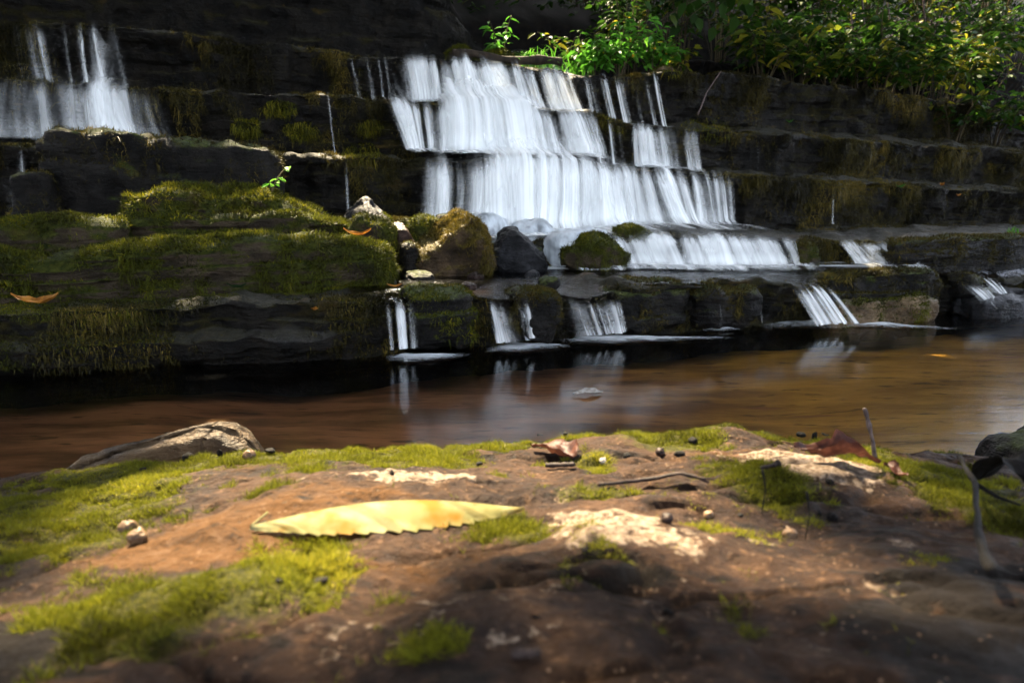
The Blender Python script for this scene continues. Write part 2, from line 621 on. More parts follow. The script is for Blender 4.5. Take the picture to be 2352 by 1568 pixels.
def mat_foam():
    m = NT('churned_foam')
    f = m.attr('dens')
    n = m.noise(m.pos((2.0, 9, 1), (0, 0, -0.25)), 7, 5, 0.6)
    f = m.ramp(m.math('ADD', f, m.math('MULTIPLY', m.math('SUBTRACT', n, 0.5), 1.1)), 0.0, 1.5)
    df = m.n('ShaderNodeBsdfDiffuse')
    df.inputs[0].default_value = (0.84, 0.88, 0.90, 1)
    tr = m.n('ShaderNodeBsdfTransparent')
    return m.done(m.mixs(f, tr.outputs[0], df.outputs[0]))


M_FOAM = mat_foam()


def mat_veil():
    m = NT('rock_under_thin_water')
    n = m.noise(m.pos((26, 26, 2.5)), 1.0, 3, 0.5)
    n2 = m.noise(m.pos(), 9, 3, 0.5)
    f = m.ramp(m.math('ADD', n, m.math('MULTIPLY', n2, 0.6)), 0.45, 1.05, 0.2, 0.92)
    return m.done(m.principled(m.mix(f, (0.03, 0.032, 0.034), (0.62, 0.67, 0.70)), 0.45))


M_VEIL = mat_veil()

# ------------------------------------------------------------------ the stepped rock wall
S = np.concatenate([np.linspace(-5, -2.2, 40)[:-1], np.linspace(-2.2, 7.6, 1000), np.linspace(7.6, 24, 90)[1:]])
NS = len(S)


def lip_from_px(pts, t):
    q = [(*st(at_t(u, v, t))[:1], at_t(u, v, t)[2]) for u, v in pts]
    q = sorted((float(a), float(b)) for a, b in q)
    z = np.interp(S, [a for a, b in q], [b for a, b in q])
    k = np.hanning(15)
    k /= k.sum()
    return np.convolve(np.pad(z, 7, mode='edge'), k, mode='valid')


def blocky(seed, width, amp):
    """joint-bounded blocks: a step every so often"""
    r = np.random.default_rng(seed)
    edges = np.cumsum(r.uniform(0.5, 1.6, 400) * width) - 3
    val = r.uniform(-1, 1, 401)
    z = val[np.searchsorted(edges, S)] * amp
    k = np.hanning(7)
    k /= k.sum()
    return np.convolve(np.pad(z, 3, mode='edge'), k, mode='valid')


def lown(seed, f, amp):
    return fbm(P3(S * f, seed * 3.3, 0.5), 3, seed) * amp


T0 = 2.29 + lown(1, 1.6, 0.05) + blocky(1, 0.35, 0.025) + smooth(S, 1.0, 2.5) * 0.08
T0 = T0 + 0.10 * smooth(-S, -0.15, 0.35)
T1 = np.interp(S, [-1, 0.9, 1.5, 1.78, 2.3, 2.7, 3.5], [2.98, 3.06, 3.04, 2.86, 2.74, 2.62, 2.5]) + lown(2, 2, 0.03) + blocky(2, 0.3, 0.02)
T2 = 3.6 + lown(3, 1.2, 0.10) + blocky(3, 0.35, 0.035)
T3 = 4.0 + lown(4, 1.2, 0.10) + blocky(4, 0.35, 0.035)
T4 = 4.38 + lown(5, 1.2, 0.08) + blocky(5, 0.4, 0.035)
T5 = 4.85 + lown(6, 1.0, 0.12) + smooth(S, 0.9, 1.6) * 0.6
T6 = 5.5 + lown(7, 1.0, 0.15) + smooth(S, 0.9, 1.6) * 0.6
Z0 = lip_from_px([(-300, 740), (0, 725), (400, 708), (860, 692), (890, 700), (945, 700), (960, 672), (1080, 672), (1110, 694), (1205, 694), (1220, 668), (1280, 668), (1300, 690), (1405, 690), (1425, 652), (1600, 652), (1640, 656), (1765, 648), (1785, 662), (1870, 662), (1895, 638), (2150, 632), (2180, 655), (2235, 655), (2260, 640), (2352, 650), (2700, 660)], 2.32)
Z1 = lip_from_px([(900, 590), (1250, 575), (1500, 560), (1540, 545), (1820, 552), (2030, 562), (2200, 542), (2352, 540), (2700, 540)], 2.72)
Z2 = lip_from_px([(-200, 325), (0, 335), (640, 358), (780, 360), (960, 366), (1300, 374), (1500, 388), (1650, 402), (1700, 404), (2000, 424), (2300, 440), (2700, 470)], 3.6)
Z3 = lip_from_px([(-200, 170), (0, 180), (340, 205), (800, 222), (880, 234), (1100, 240), (1240, 256), (1340, 262), (1430, 288), (1560, 296), (1600, 298), (1870, 318), (2300, 350), (2700, 380)], 4.0)
Z4 = lip_from_px([(-200, 50), (0, 52), (270, 60), (600, 105), (790, 125), (880, 133), (1050, 138), (1280, 162), (1400, 178), (1500, 168), (1700, 168), (1870, 190), (2300, 250), (2700, 300)], 4.38)
for i, z in enumerate((Z0, Z1, Z2, Z3, Z4)):
    z += lown(20 + i, 7, 0.012) + blocky(30 + i, 0.12, 0.006)
Z5 = np.interp(S, [-2, 0.9, 1.5, 9], [1.95, 1.92, 1.62, 1.75]) + lown(8, 1.5, 0.06)
Z6 = np.interp(S, [-2, 0.9, 1.5, 9], [2.7, 2.6, 2.0, 2.1]) + lown(9, 1.5, 0.08)

rows_t, rows_z, rows_kind = [], [], []


def seg(ta, za, tb, zb, n, kind):
    for i in range(n):
        w = i / n
        rows_t.append(ta + (tb - ta) * w)
        rows_z.append(za + (zb - za) * w)
        rows_kind.append(kind)


one = np.ones(NS)
RS = smooth(S, 2.3, 2.7)                # right of the cascade the shelves slope
SH = 0.022                           # shelves lie a little below their lips
FACE, SHELF = 1, 0
seg(T0 + 0.05, -0.25 * one, T0 + 0.045, 0.02 * one, 10, FACE)
# the left part of the lowest ledge steps out half way up
step = smooth(-S, -0.25, 0.1) * 0.06
seg(T0 + 0.045 - step * 1.2, 0.02 * one, T0 + 0.02 - step, Z0 * 0.5, 22, FACE)
seg(T0 + 0.02 - step * 0.15, Z0 * 0.56, T0 + 0.0, Z0, 22, FACE)
seg(T0, Z0, T1 + 0.04, 0.19 - SH + 0.0 * Z0, 46, SHELF)
seg(T1 + 0.04, 0.19 - SH + 0.0 * Z0, T1, Z1, 24, FACE)
seg(T1, Z1, T2 + 0.05, Z1 * 0.6 + 0.13, 34, SHELF)
seg(T2 + 0.05, Z1 * 0.6 + 0.13, T2, Z2, 46, FACE)
seg(T2, Z2, T3 + 0.05, Z2 + 0.01 + 0.05 * RS, 22, SHELF)
seg(T3 + 0.05, Z2 + 0.01 + 0.05 * RS, T3, Z3, 46, FACE)
seg(T3, Z3, T4 + 0.05, Z3 + 0.01 + 0.09 * RS, 22, SHELF)
seg(T4 + 0.05, Z3 + 0.01 + 0.09 * RS, T4, Z4, 46, FACE)
seg(T4, Z4, T5 + 0.04, Z4 + 0.03, 22, SHELF)
seg(T5 + 0.04, Z4 + 0.03, T5, Z5, 34, FACE)
seg(T5, Z5, T6 + 0.04, Z5 + 0.03, 14, SHELF)
seg(T6 + 0.04, Z5 + 0.03, T6, Z6, 20, FACE)
seg(T6, Z6, 8.0 * one, Z6 + 0.9, 10, SHELF)
seg(8.0 * one, Z6 + 0.9, 16 * one, Z6 + 4.6, 16, SHELF)
TT, ZZ = np.array(rows_t), np.array(rows_z)
KK = np.array(rows_kind)[:, None] * np.ones((1, NS))
for _ in range(3):                   # round the edges
    TT[1:-1] = 0.25 * TT[:-2] + 0.5 * TT[1:-1] + 0.25 * TT[2:]
    ZZ[1:-1] = 0.25 * ZZ[:-2] + 0.5 * ZZ[1:-1] + 0.25 * ZZ[2:]
SS = np.broadcast_to(S, TT.shape).copy()
near = smooth(-TT, -7, -5.5)
# bedding: thin beds stand out and weather back on every face
bed = np.floor((ZZ + 0.015 * vnoise(P3(SS * 1.2, 0, 3), 5)) / 0.045)
bedoff = vnoise(P3(bed * 7.31, SS * 1.5, 2.2), 11) * 0.5 + vnoise(P3(bed * 3.7, SS * 6, 9.1), 12) * 0.5
joint = vnoise(P3(np.floor(SS / 0.16 + 0.7 * vnoise(P3(SS * 2, bed, 1), 14)) * 3.3, bed * 1.7, 0.4), 13)
TT += KK * near * (bedoff * 0.035 + joint * 0.018 + fbm(P3(SS * 4.5, ZZ * 5, 4.4), 4, 21) * 0.085)
for lt_, lz_ in ((T2, Z2), (T3, Z3), (T4, Z4), (T5, Z5)):
    cush = smooth(fbm(P3(SS * 6, lz_ * 5, 0.9), 3, 25), -0.05, 0.5)
    below = np.clip(lz_ - ZZ, 0, 1)
    TT -= KK * near * cush * 0.075 * np.exp(-below / (0.05 + 0.06 * cush)) * (ZZ < lz_ + 0.03) * (ZZ > lz_ - 0.3)
ZZ += (1 - KK) * near * (fbm(P3(SS * 6, TT * 6, 1.7), 4, 22) * 0.045)
ZZ += KK * near * (fbm(P3(SS * 14, ZZ * 14, 8.1), 2, 23) * 0.012)
mossw = np.clip(fbm(P3(SS * 1.3, TT * 1.3, ZZ * 2), 3, 24) * 0.35 + 0.0, -0.25, 0.3)
mossw += 0.18 * np.exp(-((ZZ - Z0 * 0.9) / 0.06) ** 2) * (TT < 2.75)
V = xyz(SS, TT, ZZ)
wall = link('rock_terraces', make_mesh('rock_terraces', V.reshape(-1, 3), grid_faces(*TT.shape), True, {'moss': mossw}), M_CLIFF)
wall.data.materials.append(M_SOIL)
midx = np.zeros((TT.shape[0] - 1, NS - 1), np.int32)
midx[TT[:-1, :-1] > 6.0] = 1
rr = (TT[:-1, :-1] > 4.75) & (SS[:-1, :-1] > 1.3)
midx[rr] = 1
wall.data.polygons.foreach_set('material_index', midx.ravel())
tag(wall, 'dark wet rock terraces stepping up behind the pool', 'rock terraces', kind='structure')

# stream bed and pool
gx, gy = np.meshgrid(np.linspace(-9, 12, 160), np.linspace(-8, 6.5, 120), indexing='ij')
s_, t_ = st(np.stack([gx, gy], -1))
gz = -0.11 + 0.03 * fbm(P3(gx * 1.5, gy * 3, 0.2), 4, 41)
bedo = link('stream_bed', make_mesh('stream_bed', np.stack([gx, gy, gz], -1).reshape(-1, 3), grid_faces(120 if False else 160, 120)[:, ::-1], True), M_BED)
tag(bedo, 'red brown stone bed under the pool water', 'stream bed', kind='structure')
wx, wy = np.meshgrid(np.linspace(-9, 12, 60), np.linspace(-8, 6.5, 50), indexing='ij')
wz = 0 * wx
pool = link('pool_water', make_mesh('pool_water', np.stack([wx, wy, wz], -1).reshape(-1, 3), grid_faces(60, 50)[:, ::-1], True), M_WATER)
tag(pool, 'smooth brown pool water in front of the lowest ledge', 'pool', kind='structure')

# thin water running over the lowest shelf
m0 = (S > 0.18) & (S < 6)
s0 = S[m0]
nf = 40
w = np.linspace(0, 1, nf)[:, None]
ft = (T0[m0] + 0.01) * (1 - w) + (T1[m0] + 0.03) * w
zl = np.minimum(Z0[m0], 0.205)
k = np.hanning(31); k /= k.sum()
zl = np.convolve(np.pad(zl, 15, mode='edge'), k, mode='valid')
fz = zl * (1 - smooth(w, 0, 0.5)) + 0.198 * smooth(w, 0, 0.5) + 0.004 + 0.004 * fbm(P3(s0[None, :] * 3, ft * 12, 0), 3, 51)
foamw = np.broadcast_to(smooth(w, 0.62, 1.0), ft.shape) * (0.4 + 0.9 * smooth(s0, 0.75, 1.2))[None, :]
film = link('ledge_water', make_mesh('ledge_water', xyz(np.broadcast_to(s0, ft.shape), ft, fz).reshape(-1, 3), grid_faces(*ft.shape), True, {'foam': foamw}), M_FILM)
tag(film, 'shallow water sliding across the lowest ledge with foam at its back', 'shallow water', kind='structure')

# ------------------------------------------------------------------ falling water
LIPS = {0: (T0, Z0), 1: (T1, Z1), 2: (T2, Z2), 3: (T3, Z3), 4: (T4, Z4), 5: (T5, Z5)}
LIPU = {k: proj(xyz(S, a, b))[0] for k, (a, b) in LIPS.items()}


def s_at_u(k, u):
    return np.interp(u, LIPU[k], S)


def base_of(k, s):
    """height of the shelf a fall lands on, and the lip that shelf ends in"""
    if k == 0:
        return 0.0 * s, None
    if k == 1:
        return 0.195 + 0 * s, np.interp(s, S, T0)
    if k == 2:
        return np.interp(s, S, Z1 * 0.6 + 0.13), np.interp(s, S, T1)
    z, t = LIPS[k - 1][1], LIPS[k - 1][0]
    return np.interp(s, S, z), np.interp(s, S, t)


def fall(k, ctrl, label, shift=0.0, out=0.10, sway=0.55, layers=3, shelf=0.35, back=0.12, foot=0.02, group=None, top_dens=0.2, seed=0, hump=0.0, fan=0.0, bend=(), lumpy=0.5, uvstep=0.011):
    """ctrl: (u, density) along the lip, in pixels of the 2352 wide picture"""
    us = np.array([c[0] for c in ctrl], float)
    ds_ = np.array([c[1] for c in ctrl], float)
    sa, sb = s_at_u(k, us[0]), s_at_u(k, us[-1])
    n = max(8, int((sb - sa) / 0.006))
    ss = np.linspace(sa, sb, n)
    ul = np.interp(ss, S, LIPU[k])
    dens = np.interp(ul, us, ds_)
    tl, zl = np.interp(ss, S, LIPS[k][0]), np.interp(ss, S, LIPS[k][1])
    zb, tn = base_of(k, ss)
    sh_ = shift + fan * (ss - (sa + sb) / 2) + 0.02 * fbm(P3(ss * 6, seed, k), 2, 68)
    for bu, bw, ba in bend:
        sh_ = sh_ + ba * np.exp(-((ul - bu) / bw) ** 2)
    V, F, U, D, W, off = [], [], [], [], [], 0
    for L in range(layers):
        lay = L * 0.024
        tdn = np.minimum(top_dens, 0.26) + (top_dens - np.minimum(top_dens, 0.26)) * smooth(dens, 0.45, 1.2)
        o = out * (1 + 0.35 * fbm(P3(ss * 5, L * 4.1 + seed, k), 2, 60 + L))
        pts_s, pts_t, pts_z, pts_d = [], [], [], []
        for w in np.linspace(0, 1, 8)[:-1]:                    # approach over the lip
            pts_s.append(ss)
            pts_t.append(tl + back * (1 - w) - 0.015 - lay * 0.4)
            pts_z.append(zl + 0.014 + 0.012 * w * (1 - w) + lay * 0.3 + hump * (0.45 + 0.55 * L) * np.sin(np.pi * (0.25 + 0.75 * w)) * np.clip(dens, 0, 1) * (1 + lumpy * fbm(P3(ss * (4 if lumpy < 1 else 8), L * 2.2, seed), 2, 67)))
            pts_d.append(dens * tdn * (0.45 + 0.55 * w))
        for w in np.linspace(0, 1, 22):                        # the drop itself
            dz = w ** 1.25
            pts_s.append(ss + sh_ * w * (0.4 + 0.6 * w))
            pts_t.append(tl - 0.015 - lay - o * np.sqrt(np.clip(dz, 0, 1)))
            pts_z.append(zl + 0.014 + lay * 0.3 - (zl - zb - foot) * dz)
            pts_d.append(dens * (tdn + (1 - tdn) * smooth(w + 0.16 * fbm(P3(ss * 16, L * 3.1, seed), 2, 65) - 0.04 * L, 0.0, 0.42)) * (1 + 0.3 * smooth(w, 0.7, 1.0)))
        if tn is not None and shelf > 0:
            t0_ = pts_t[-1]
            tend = np.maximum(tn + 0.0, t0_ - shelf)
            for w in np.linspace(0, 1, 9)[1:]:                 # runs out on the shelf below
                pts_s.append(ss + sh_)
                pts_t.append(t0_ + (np.minimum(tend, t0_ - 0.03) - t0_) * w)
                pts_z.append(zb + foot + 0.014 * np.sin(np.pi * w) - foot * 0.3 * w)
                pts_d.append(dens * 1.25 * (1 - 0.55 * w))
        a, b, c, d = map(np.array, (pts_s, pts_t, pts_z, pts_d))
        q = xyz(a, b, c)
        plen = np.concatenate([np.zeros((1, n)), np.cumsum(np.linalg.norm(np.diff(q, axis=0), axis=-1), 0)])
        V.append(q.reshape(-1, 3))
        F.append(grid_faces(*a.shape, off=off))
        U.append(np.stack([np.broadcast_to(ss, a.shape) + L * uvstep + seed + 0.035 * fbm(P3(np.broadcast_to(ss, a.shape) * 5, plen * 2.2, seed + L), 2, 66), plen + L * 0.25], -1).reshape(-1, 2))
        edge = np.minimum(1, np.minimum(np.arange(n), np.arange(n)[::-1]) / (3.0 + 0.03 * n))
        D.append((d * edge).ravel() * (0.86, 0.7, 0.6, 0.5, 0.42)[L])
        W.append(np.full(a.size, sway))
        off += a.size
    me = make_mesh('waterfall', np.concatenate(V), np.concatenate(F), True, {'dens': np.concatenate(D), 'sway': np.concatenate(W)}, np.concatenate(U))
    o = link('waterfall', me, M_FALL)
    return tag(o, label, 'waterfall', group, 'structure')


def strands(k, lst, label, group=None, **kw):
    """a few narrow strands of one fall: (u0, u1, density)"""
    c = []
    rs = np.random.default_rng(int(lst[0][0]))
    for a, b, d in lst:
        w_ = (b - a)
        p1, p2, p3 = sorted(rs.uniform(.15, .85, 3))
        c += [(a - 0.08 * w_, 0), (a + p1 * w_, d * rs.uniform(.45, .9)), (a + p2 * w_, d * 1.1), (a + p3 * w_, d * rs.uniform(.35, .8)), (b + 0.08 * w_, 0)]
    c = [q for n_, q in enumerate(c) if n_ == 0 or q[0] > c[n_ - 1][0] or True]
    c.sort(key=lambda q: q[0])
    return fall(k, c, label, group=group, **kw)


GW = 'falls of the stepped cascade'
fall(4, [(895, 0), (915, .42), (950, .64), (985, .5), (1010, .68), (1080, .85), (1130, .56), (1150, .8), (1190, .52), (1215, .46), (1240, .56), (1262, .42), (1280, .55), (1298, 0)],
     'topmost white fall spilling over the highest ledge', shift=0.05, out=0.11, sway=0.75, fan=0.06, layers=4, group=GW, seed=1, foot=0.03)
strands(4, [(796, 814, .5), (834, 852, .6), (858, 872, .55), (878, 890, .45)], 'thin strands left of the topmost white fall', shift=0.02, out=0.05, layers=2, group=GW, shelf=0.05, seed=2)
strands(4, [(1326, 1342, .55), (1345, 1357, .45), (1368, 1388, .6), (1402, 1428, .85), (1443, 1455, .42), (1470, 1484, .55), (1490, 1506, .62)], 'narrow separate strands right of the topmost fall below the bushes', shift=0.06, out=0.06, layers=2, group=GW, shelf=0.2, seed=3)
fall(3, [(876, 0), (890, .6), (912, .75), (932, .62), (952, .52), (975, .48), (998, .6), (1020, .9), (1055, 1.5), (1170, 1.5), (1215, .95), (1238, .58), (1256, .45), (1272, .52), (1290, .75), (1305, .85), (1335, .5), (1348, 0)],
     'broad blown out white fall in the middle of the cascade', shift=0.0, out=0.17, sway=0.65, group=GW, seed=4, foot=0.05, top_dens=1.0, hump=0.05, back=0.26, layers=5, bend=((885, 45, .07), (1310, 50, .05)))
strands(3, [(1352, 1362, .55), (1386, 1400, .6), (1408, 1416, .3)], 'three little strands between mossy knobs right of the broad fall', shift=0.03, out=0.06, layers=2, group=GW, shelf=0.1, seed=5)
fall(3, [(1430, 0), (1444, .7), (1462, .5), (1480, .75), (1500, .4), (1512, .6), (1530, .5), (1538, .05), (1552, .05), (1562, .5), (1580, .55), (1592, 0)],
     'square curtain of water at the right end of the second step', shift=0.02, out=0.08, sway=0.5, group=GW, seed=6)
fall(2, [(953, 0), (966, .55), (1000, .72), (1022, .62), (1040, .46), (1060, .45), (1080, .6), (1110, .95), (1160, 1.4), (1260, 1.3), (1330, .95), (1372, .8), (1398, .52), (1425, .55), (1446, .48), (1458, .44), (1476, .75), (1520, .8), (1550, .4), (1572, .55), (1602, .36), (1632, .55), (1650, .6), (1666, 0)],
     'wide white curtain falling on the boulders behind the lowest shelf', shift=-0.02, out=0.12, sway=0.75, fan=0.02, group=GW, seed=7, foot=0.04, top_dens=0.6, hump=0.035, back=0.24, layers=5, bend=((1500, 45, .10), (1380, 40, .05), (1600, 30, .03)))
fall(1, [(1255, 0), (1290, .9), (1330, 1.0), (1420, .8), (1500, .9), (1540, .6), (1575, .75), (1620, .95), (1680, .65), (1720, .8), (1770, .6), (1815, .45), (1830, 0)],
     'low white fall over the step right of the mossy boulders', shift=0.02, out=0.10, sway=0.5, group=GW, seed=8, shelf=0.12, top_dens=0.6, hump=0.015, back=0.4)
fall(1, [(1888, 0), (1900, .6), (1920, .3), (1935, .7), (1955, .4), (1970, .85), (2010, .85), (2030, 0)],
     'low fringe of water at the right end of the back step', shift=0.07, out=0.09, sway=0.55, group=GW, seed=9, shelf=0.1)
GS = 'small falls into the pool'
strands(0, [(878, 902, .75), (894, 928, .85), (926, 948, .7)], 'leftmost small fall pouring into the pool', shift=0.005, out=0.035, sway=.5, group=GS, shelf=0, seed=10, top_dens=.6)
strands(0, [(1108, 1142, .95), (1132, 1170, .95), (1176, 1207, .9)], 'second small fall into the pool, split in two strands', shift=0.025, out=0.05, sway=.5, group=GS, shelf=0, seed=11)
strands(0, [(1280, 1330, .5), (1328, 1370, .8), (1358, 1410, 1.0)], 'third small fall into the pool beside the dark ledge', shift=0.025, out=0.055, sway=.5, group=GS, shelf=0, seed=12)
strands(0, [(1628, 1640, .5)], 'hair thin trickle on the mossy pool ledge', shift=0.02, out=0.04, layers=1, group=GS, shelf=0, seed=13)
strands(0, [(1722, 1734, .35)], 'faint trickle just left of the slanting pool fall', shift=0.02, out=0.04, layers=1, group=GS, shelf=0, seed=14)
strands(0, [(1772, 1818, 1.0), (1800, 1854, 1.15), (1840, 1872, 1.0)], 'bright slanting fall into the pool at the right', shift=0.07, out=0.15, sway=.5, group=GS, shelf=0, seed=15)
strands(0, [(2176, 2196, .8), (2190, 2220, 1.0), (2214, 2242, 1.0)], 'rightmost small fall at the edge of the pool', shift=0.09, out=0.12, sway=.5, group=GS, shelf=0, seed=16)
GL = 'dim falls on the far left'
strands(4, [(38, 56, .45), (62, 86, .4), (84, 112, .5), (116, 134, .3), (136, 174, .38), (166, 212, .6), (200, 248, .55), (254, 274, .45)], 'tall dim strands dropping from the top at far left', shift=0.03, out=0.12, sway=.5, group=GL, shelf=0.1, seed=17)
fall(3, [(-10, 0), (40, .32), (110, .42), (150, .3), (180, .5), (240, .85), (285, .65), (320, .36), (350, .2), (390, 0)], 'soft misty lower fall at far left behind the dark block', shift=0.05, out=0.24, sway=.45, fan=.15, group=GL, seed=18, foot=0.03, top_dens=.9, hump=.10, layers=5, lumpy=2.2, back=0.2)
strands(2, [(2, 40, .4), (44, 70, .5)], 'short dim fall at the left picture edge beside the dark block', shift=0.0, out=0.08, group=GL, shelf=0.1, seed=19)
GT = 'thin trickles on the dark wall'
for (k_, u_, d_, lab) in ((3, 752, .35, 'trickle on the dark wall left of the main cascade'), (2, 792, .35, 'trickle running down beside the moss tuft left of the cascade'),
                          (3, 1735, .3, 'trickle on the second step right of the cascade'), (3, 1815, .35, 'trickle in the middle of the right dark wall'),
                          (2, 1910, .6, 'longest trickle on the right dark wall'), (5, 968, .4, 'strand high above the topmost fall'), (5, 915, .25, 'faintest strand high above the topmost fall')):
    strands(k_, [(u_ - 6, u_ + 6, d_)], lab, shift=0.01, out=0.035, layers=1, group=GT, shelf=0.04, seed=20 + u_ % 7)


def foam(pts_px, z, label, group=None, hump=0.010):
    """a low froth patch round a polyline of (u, v, half width in m)"""
    V, F, D, off = [], [], [], 0
    P = np.array([at_z(u, v, z) for u, v, _ in pts_px])
    wd = np.array([q[2] for q in pts_px]) * (1.6 if z == 0 else 1.0)
    tt = np.linspace(0, len(P) - 1, 40)
    c = np.stack([np.interp(tt, range(len(P)), P[:, i]) for i in range(3)], -1)
    wd = np.interp(tt, range(len(P)), wd)
    d = np.gradient(c, axis=0)
    d /= np.linalg.norm(d, axis=1)[:, None]
    nrm = np.stack([-d[:, 1], d[:, 0], 0 * d[:, 0]], -1)
    a = np.linspace(-1, 1, 15)
    a = np.linspace(-1, 1, 15)
    V = c[:, None, :] + nrm[:, None, :] * (a[None, :] * wd[:, None])[..., None]
    fade = np.sin(np.clip(tt / tt[-1], 0, 1) * np.pi) ** 0.6
    D = (1 - np.abs(a[None, :]) ** 1.2) * fade[:, None] * (1 + 0.5 * fbm(P3(c[:, :1] * 14, a[None, :] * 1.5, 0.3), 3, 69))
    V[..., 2] = z + 0.005 + hump * D
    V[..., :2] += nrm[:, None, :2] * (0.3 * wd[:, None] * fbm(P3(c[:, :1] * 11, a[None, :], 2.0), 3, 70))[..., None]
    o = link('foam', make_mesh('foam', V.reshape(-1, 3), grid_faces(40, 15), True, {'dens': D}), M_FOAM)
    return tag(o, label, 'foam', group, 'structure')


GF = 'froth where the small falls land'
foam([(885, 826, .02), (930, 822, .05), (1000, 822, .035), (1080, 818, .012)], 0, 'froth under the leftmost small fall', GF)
foam([(1110, 808, .015), (1180, 800, .06), (1240, 798, .045), (1310, 797, .012)], 0, 'froth under the second small fall', GF)
foam([(1285, 786, .015), (1350, 782, .05), (1430, 781, .05), (1560, 780, .02), (1680, 778, .01)], 0, 'froth under the third small fall', GF)
foam([(1610, 762, .01), (1650, 760, .02), (1700, 758, .01)], 0, 'small froth under the thin trickle', GF)
foam([(1740, 752, .02), (1850, 742, .09), (1960, 744, .07), (2060, 750, .04), (2200, 758, .015)], 0, 'long froth under the slanting fall', GF)
foam([(2165, 712, .02), (2220, 705, .08), (2270, 706, .07), (2330, 714, .02)], 0, 'froth under the rightmost small fall', GF)
foam([(1130, 622, .03), (1300, 616, .06), (1500, 611, .08), (1750, 607, .08), (2040, 605, .07), (2130, 604, .02)], 0.205, 'white line of froth along the foot of the back step', GF)
# ------------------------------------------------------------------ rocks
import bmesh


def ico(n):
    bm = bmesh.new()
    bmesh.ops.create_icosphere(bm, subdivisions=n, radius=1.0)
    v = np.array([q.co[:] for q in bm.verts])
    f = np.array([[q.index for q in p.verts] for p in bm.faces])
    bm.free()
    return v, f


ICO = {n: ico(n) for n in (3, 4, 5, 6)}


def vnormals(v, f):
    n = np.zeros_like(v)
    a = np.cross(v[f[:, 1]] - v[f[:, 0]], v[f[:, 2]] - v[f[:, 0]])
    for i in range(f.shape[1]):
        np.add.at(n, f[:, i], a)
    return n / (np.linalg.norm(n, axis=1)[:, None] + 1e-12)


def rock_shape(dims, e=3.0, seed=0, cuts=(), rough=0.10, strata=0.0, lvl=5, deform=None):
    """dims: half sizes. cuts: (nx, ny, nz, d) planes in unit space that shave the block flat"""
    v, f = ICO[lvl]
    p = v / (np.abs(v) ** e).sum(1)[:, None] ** (1 / e)
    for nx, ny, nz, d in cuts:
        nn = np.array([nx, ny, nz], float)
        nn /= np.linalg.norm(nn)
        h = p @ nn - d
        p = p - nn * np.clip(h, 0, None)[:, None] * 0.93
    if deform is not None:
        p = deform(p)
    dims = np.asarray(dims, float)
    q = p * dims
    sc = float(dims.max())
    nr = vnormals(q, f)
    q = q + nr * (fbm(q / sc * 2.2 + seed * 7.7, 4, seed) * rough * sc * 0.5)[:, None]
    lump = 1 - 2 * np.abs(fbm(q * 7 + seed * 2.3, 3, seed + 4))
    q = q + nr * (fbm(q * 22 + seed * 3.1, 3, seed + 3) * 0.012 + (lump - 0.5) * min(0.045, 0.22 * float(dims.min())))[:, None]
    if strata:
        b = np.floor((q[:, 2] + 0.01 * vnoise(q * 3, seed)) / 0.035)
        o = vnoise(P3(b * 5.7, q[:, 0] * 2, q[:, 1] * 2), seed + 9)
        flat = nr.copy()
        flat[:, 2] = 0
        q = q + flat * (o * strata)[:, None]
    return q, f


def rot(rz, rx=0.0, ry=0.0):
    return np.array((Matrix.Rotation(rz, 3, 'Z') @ Matrix.Rotation(ry, 3, 'Y') @ Matrix.Rotation(rx, 3, 'X')))


def sample(v, f, n, seed=0, mask=None):
    """n random points on triangles, with their normals"""
    r = np.random.default_rng(seed)
    a, b, c = v[f[:, 0]], v[f[:, 1]], v[f[:, 2]]
    cr = np.cross(b - a, c - a)
    ar = np.linalg.norm(cr, axis=1)
    wgt = ar.copy()
    if mask is not None:
        wgt = wgt * np.clip(mask((a + b + c) / 3, cr / (ar[:, None] + 1e-12)), 0, None)
    if wgt.sum() <= 0:
        return np.zeros((0, 3)), np.zeros((0, 3))
    i = r.choice(len(f), n, p=wgt / wgt.sum())
    x, y = r.random(n), r.random(n)
    k = x + y > 1
    x[k], y[k] = 1 - x[k], 1 - y[k]
    return a[i] + x[:, None] * (b - a)[i] + y[:, None] * (c - a)[i], cr[i] / (ar[i][:, None] + 1e-12)


def blades(P, N, length, width, droop, seed=0, shade=None, spread=0.7):
    """bent two-step blades; droop 0 stands along the normal, 1 hangs down the surface"""
    r = np.random.default_rng(seed)
    n = len(P)
    L = length * r.uniform(0.5, 1.3, n)
    Wd = width * r.uniform(0.6, 1.4, n)
    rnd = r.normal(size=(n, 3)) * spread
    d0 = N + rnd * 0.6
    d0 /= np.linalg.norm(d0, axis=1)[:, None] + 1e-9
    dr = np.broadcast_to(np.asarray(droop, float), (n,))[:, None]
    d1 = d0 * (1 - dr) + np.array([0, 0, -1.0]) * dr + rnd * 0.35
    d1 /= np.linalg.norm(d1, axis=1)[:, None] + 1e-9
    side = np.cross(d0, r.normal(size=(n, 3)))
    side /= np.linalg.norm(side, axis=1)[:, None] + 1e-9
    base = P - N * 0.0015
    mid = base + d0 * (L * np.where(dr[:, 0] > 0.5, 0.25, 0.5))[:, None]
    tip = mid + d1 * (L * np.where(dr[:, 0] > 0.5, 0.85, 0.55))[:, None]
    w = (side * Wd[:, None] * 0.5)
    v = np.stack([base - w, base + w, mid + w * 0.8, mid - w * 0.8, tip], 1).reshape(-1, 3)
    k = np.arange(n)[:, None] * 5
    q = k + np.array([[0, 1, 2, 3]])
    t = k + np.array([[3, 2, 4]])
    sh = r.random(n) if shade is None else shade
    return v, q, t, np.repeat(np.clip(sh, 0, 1), 5)


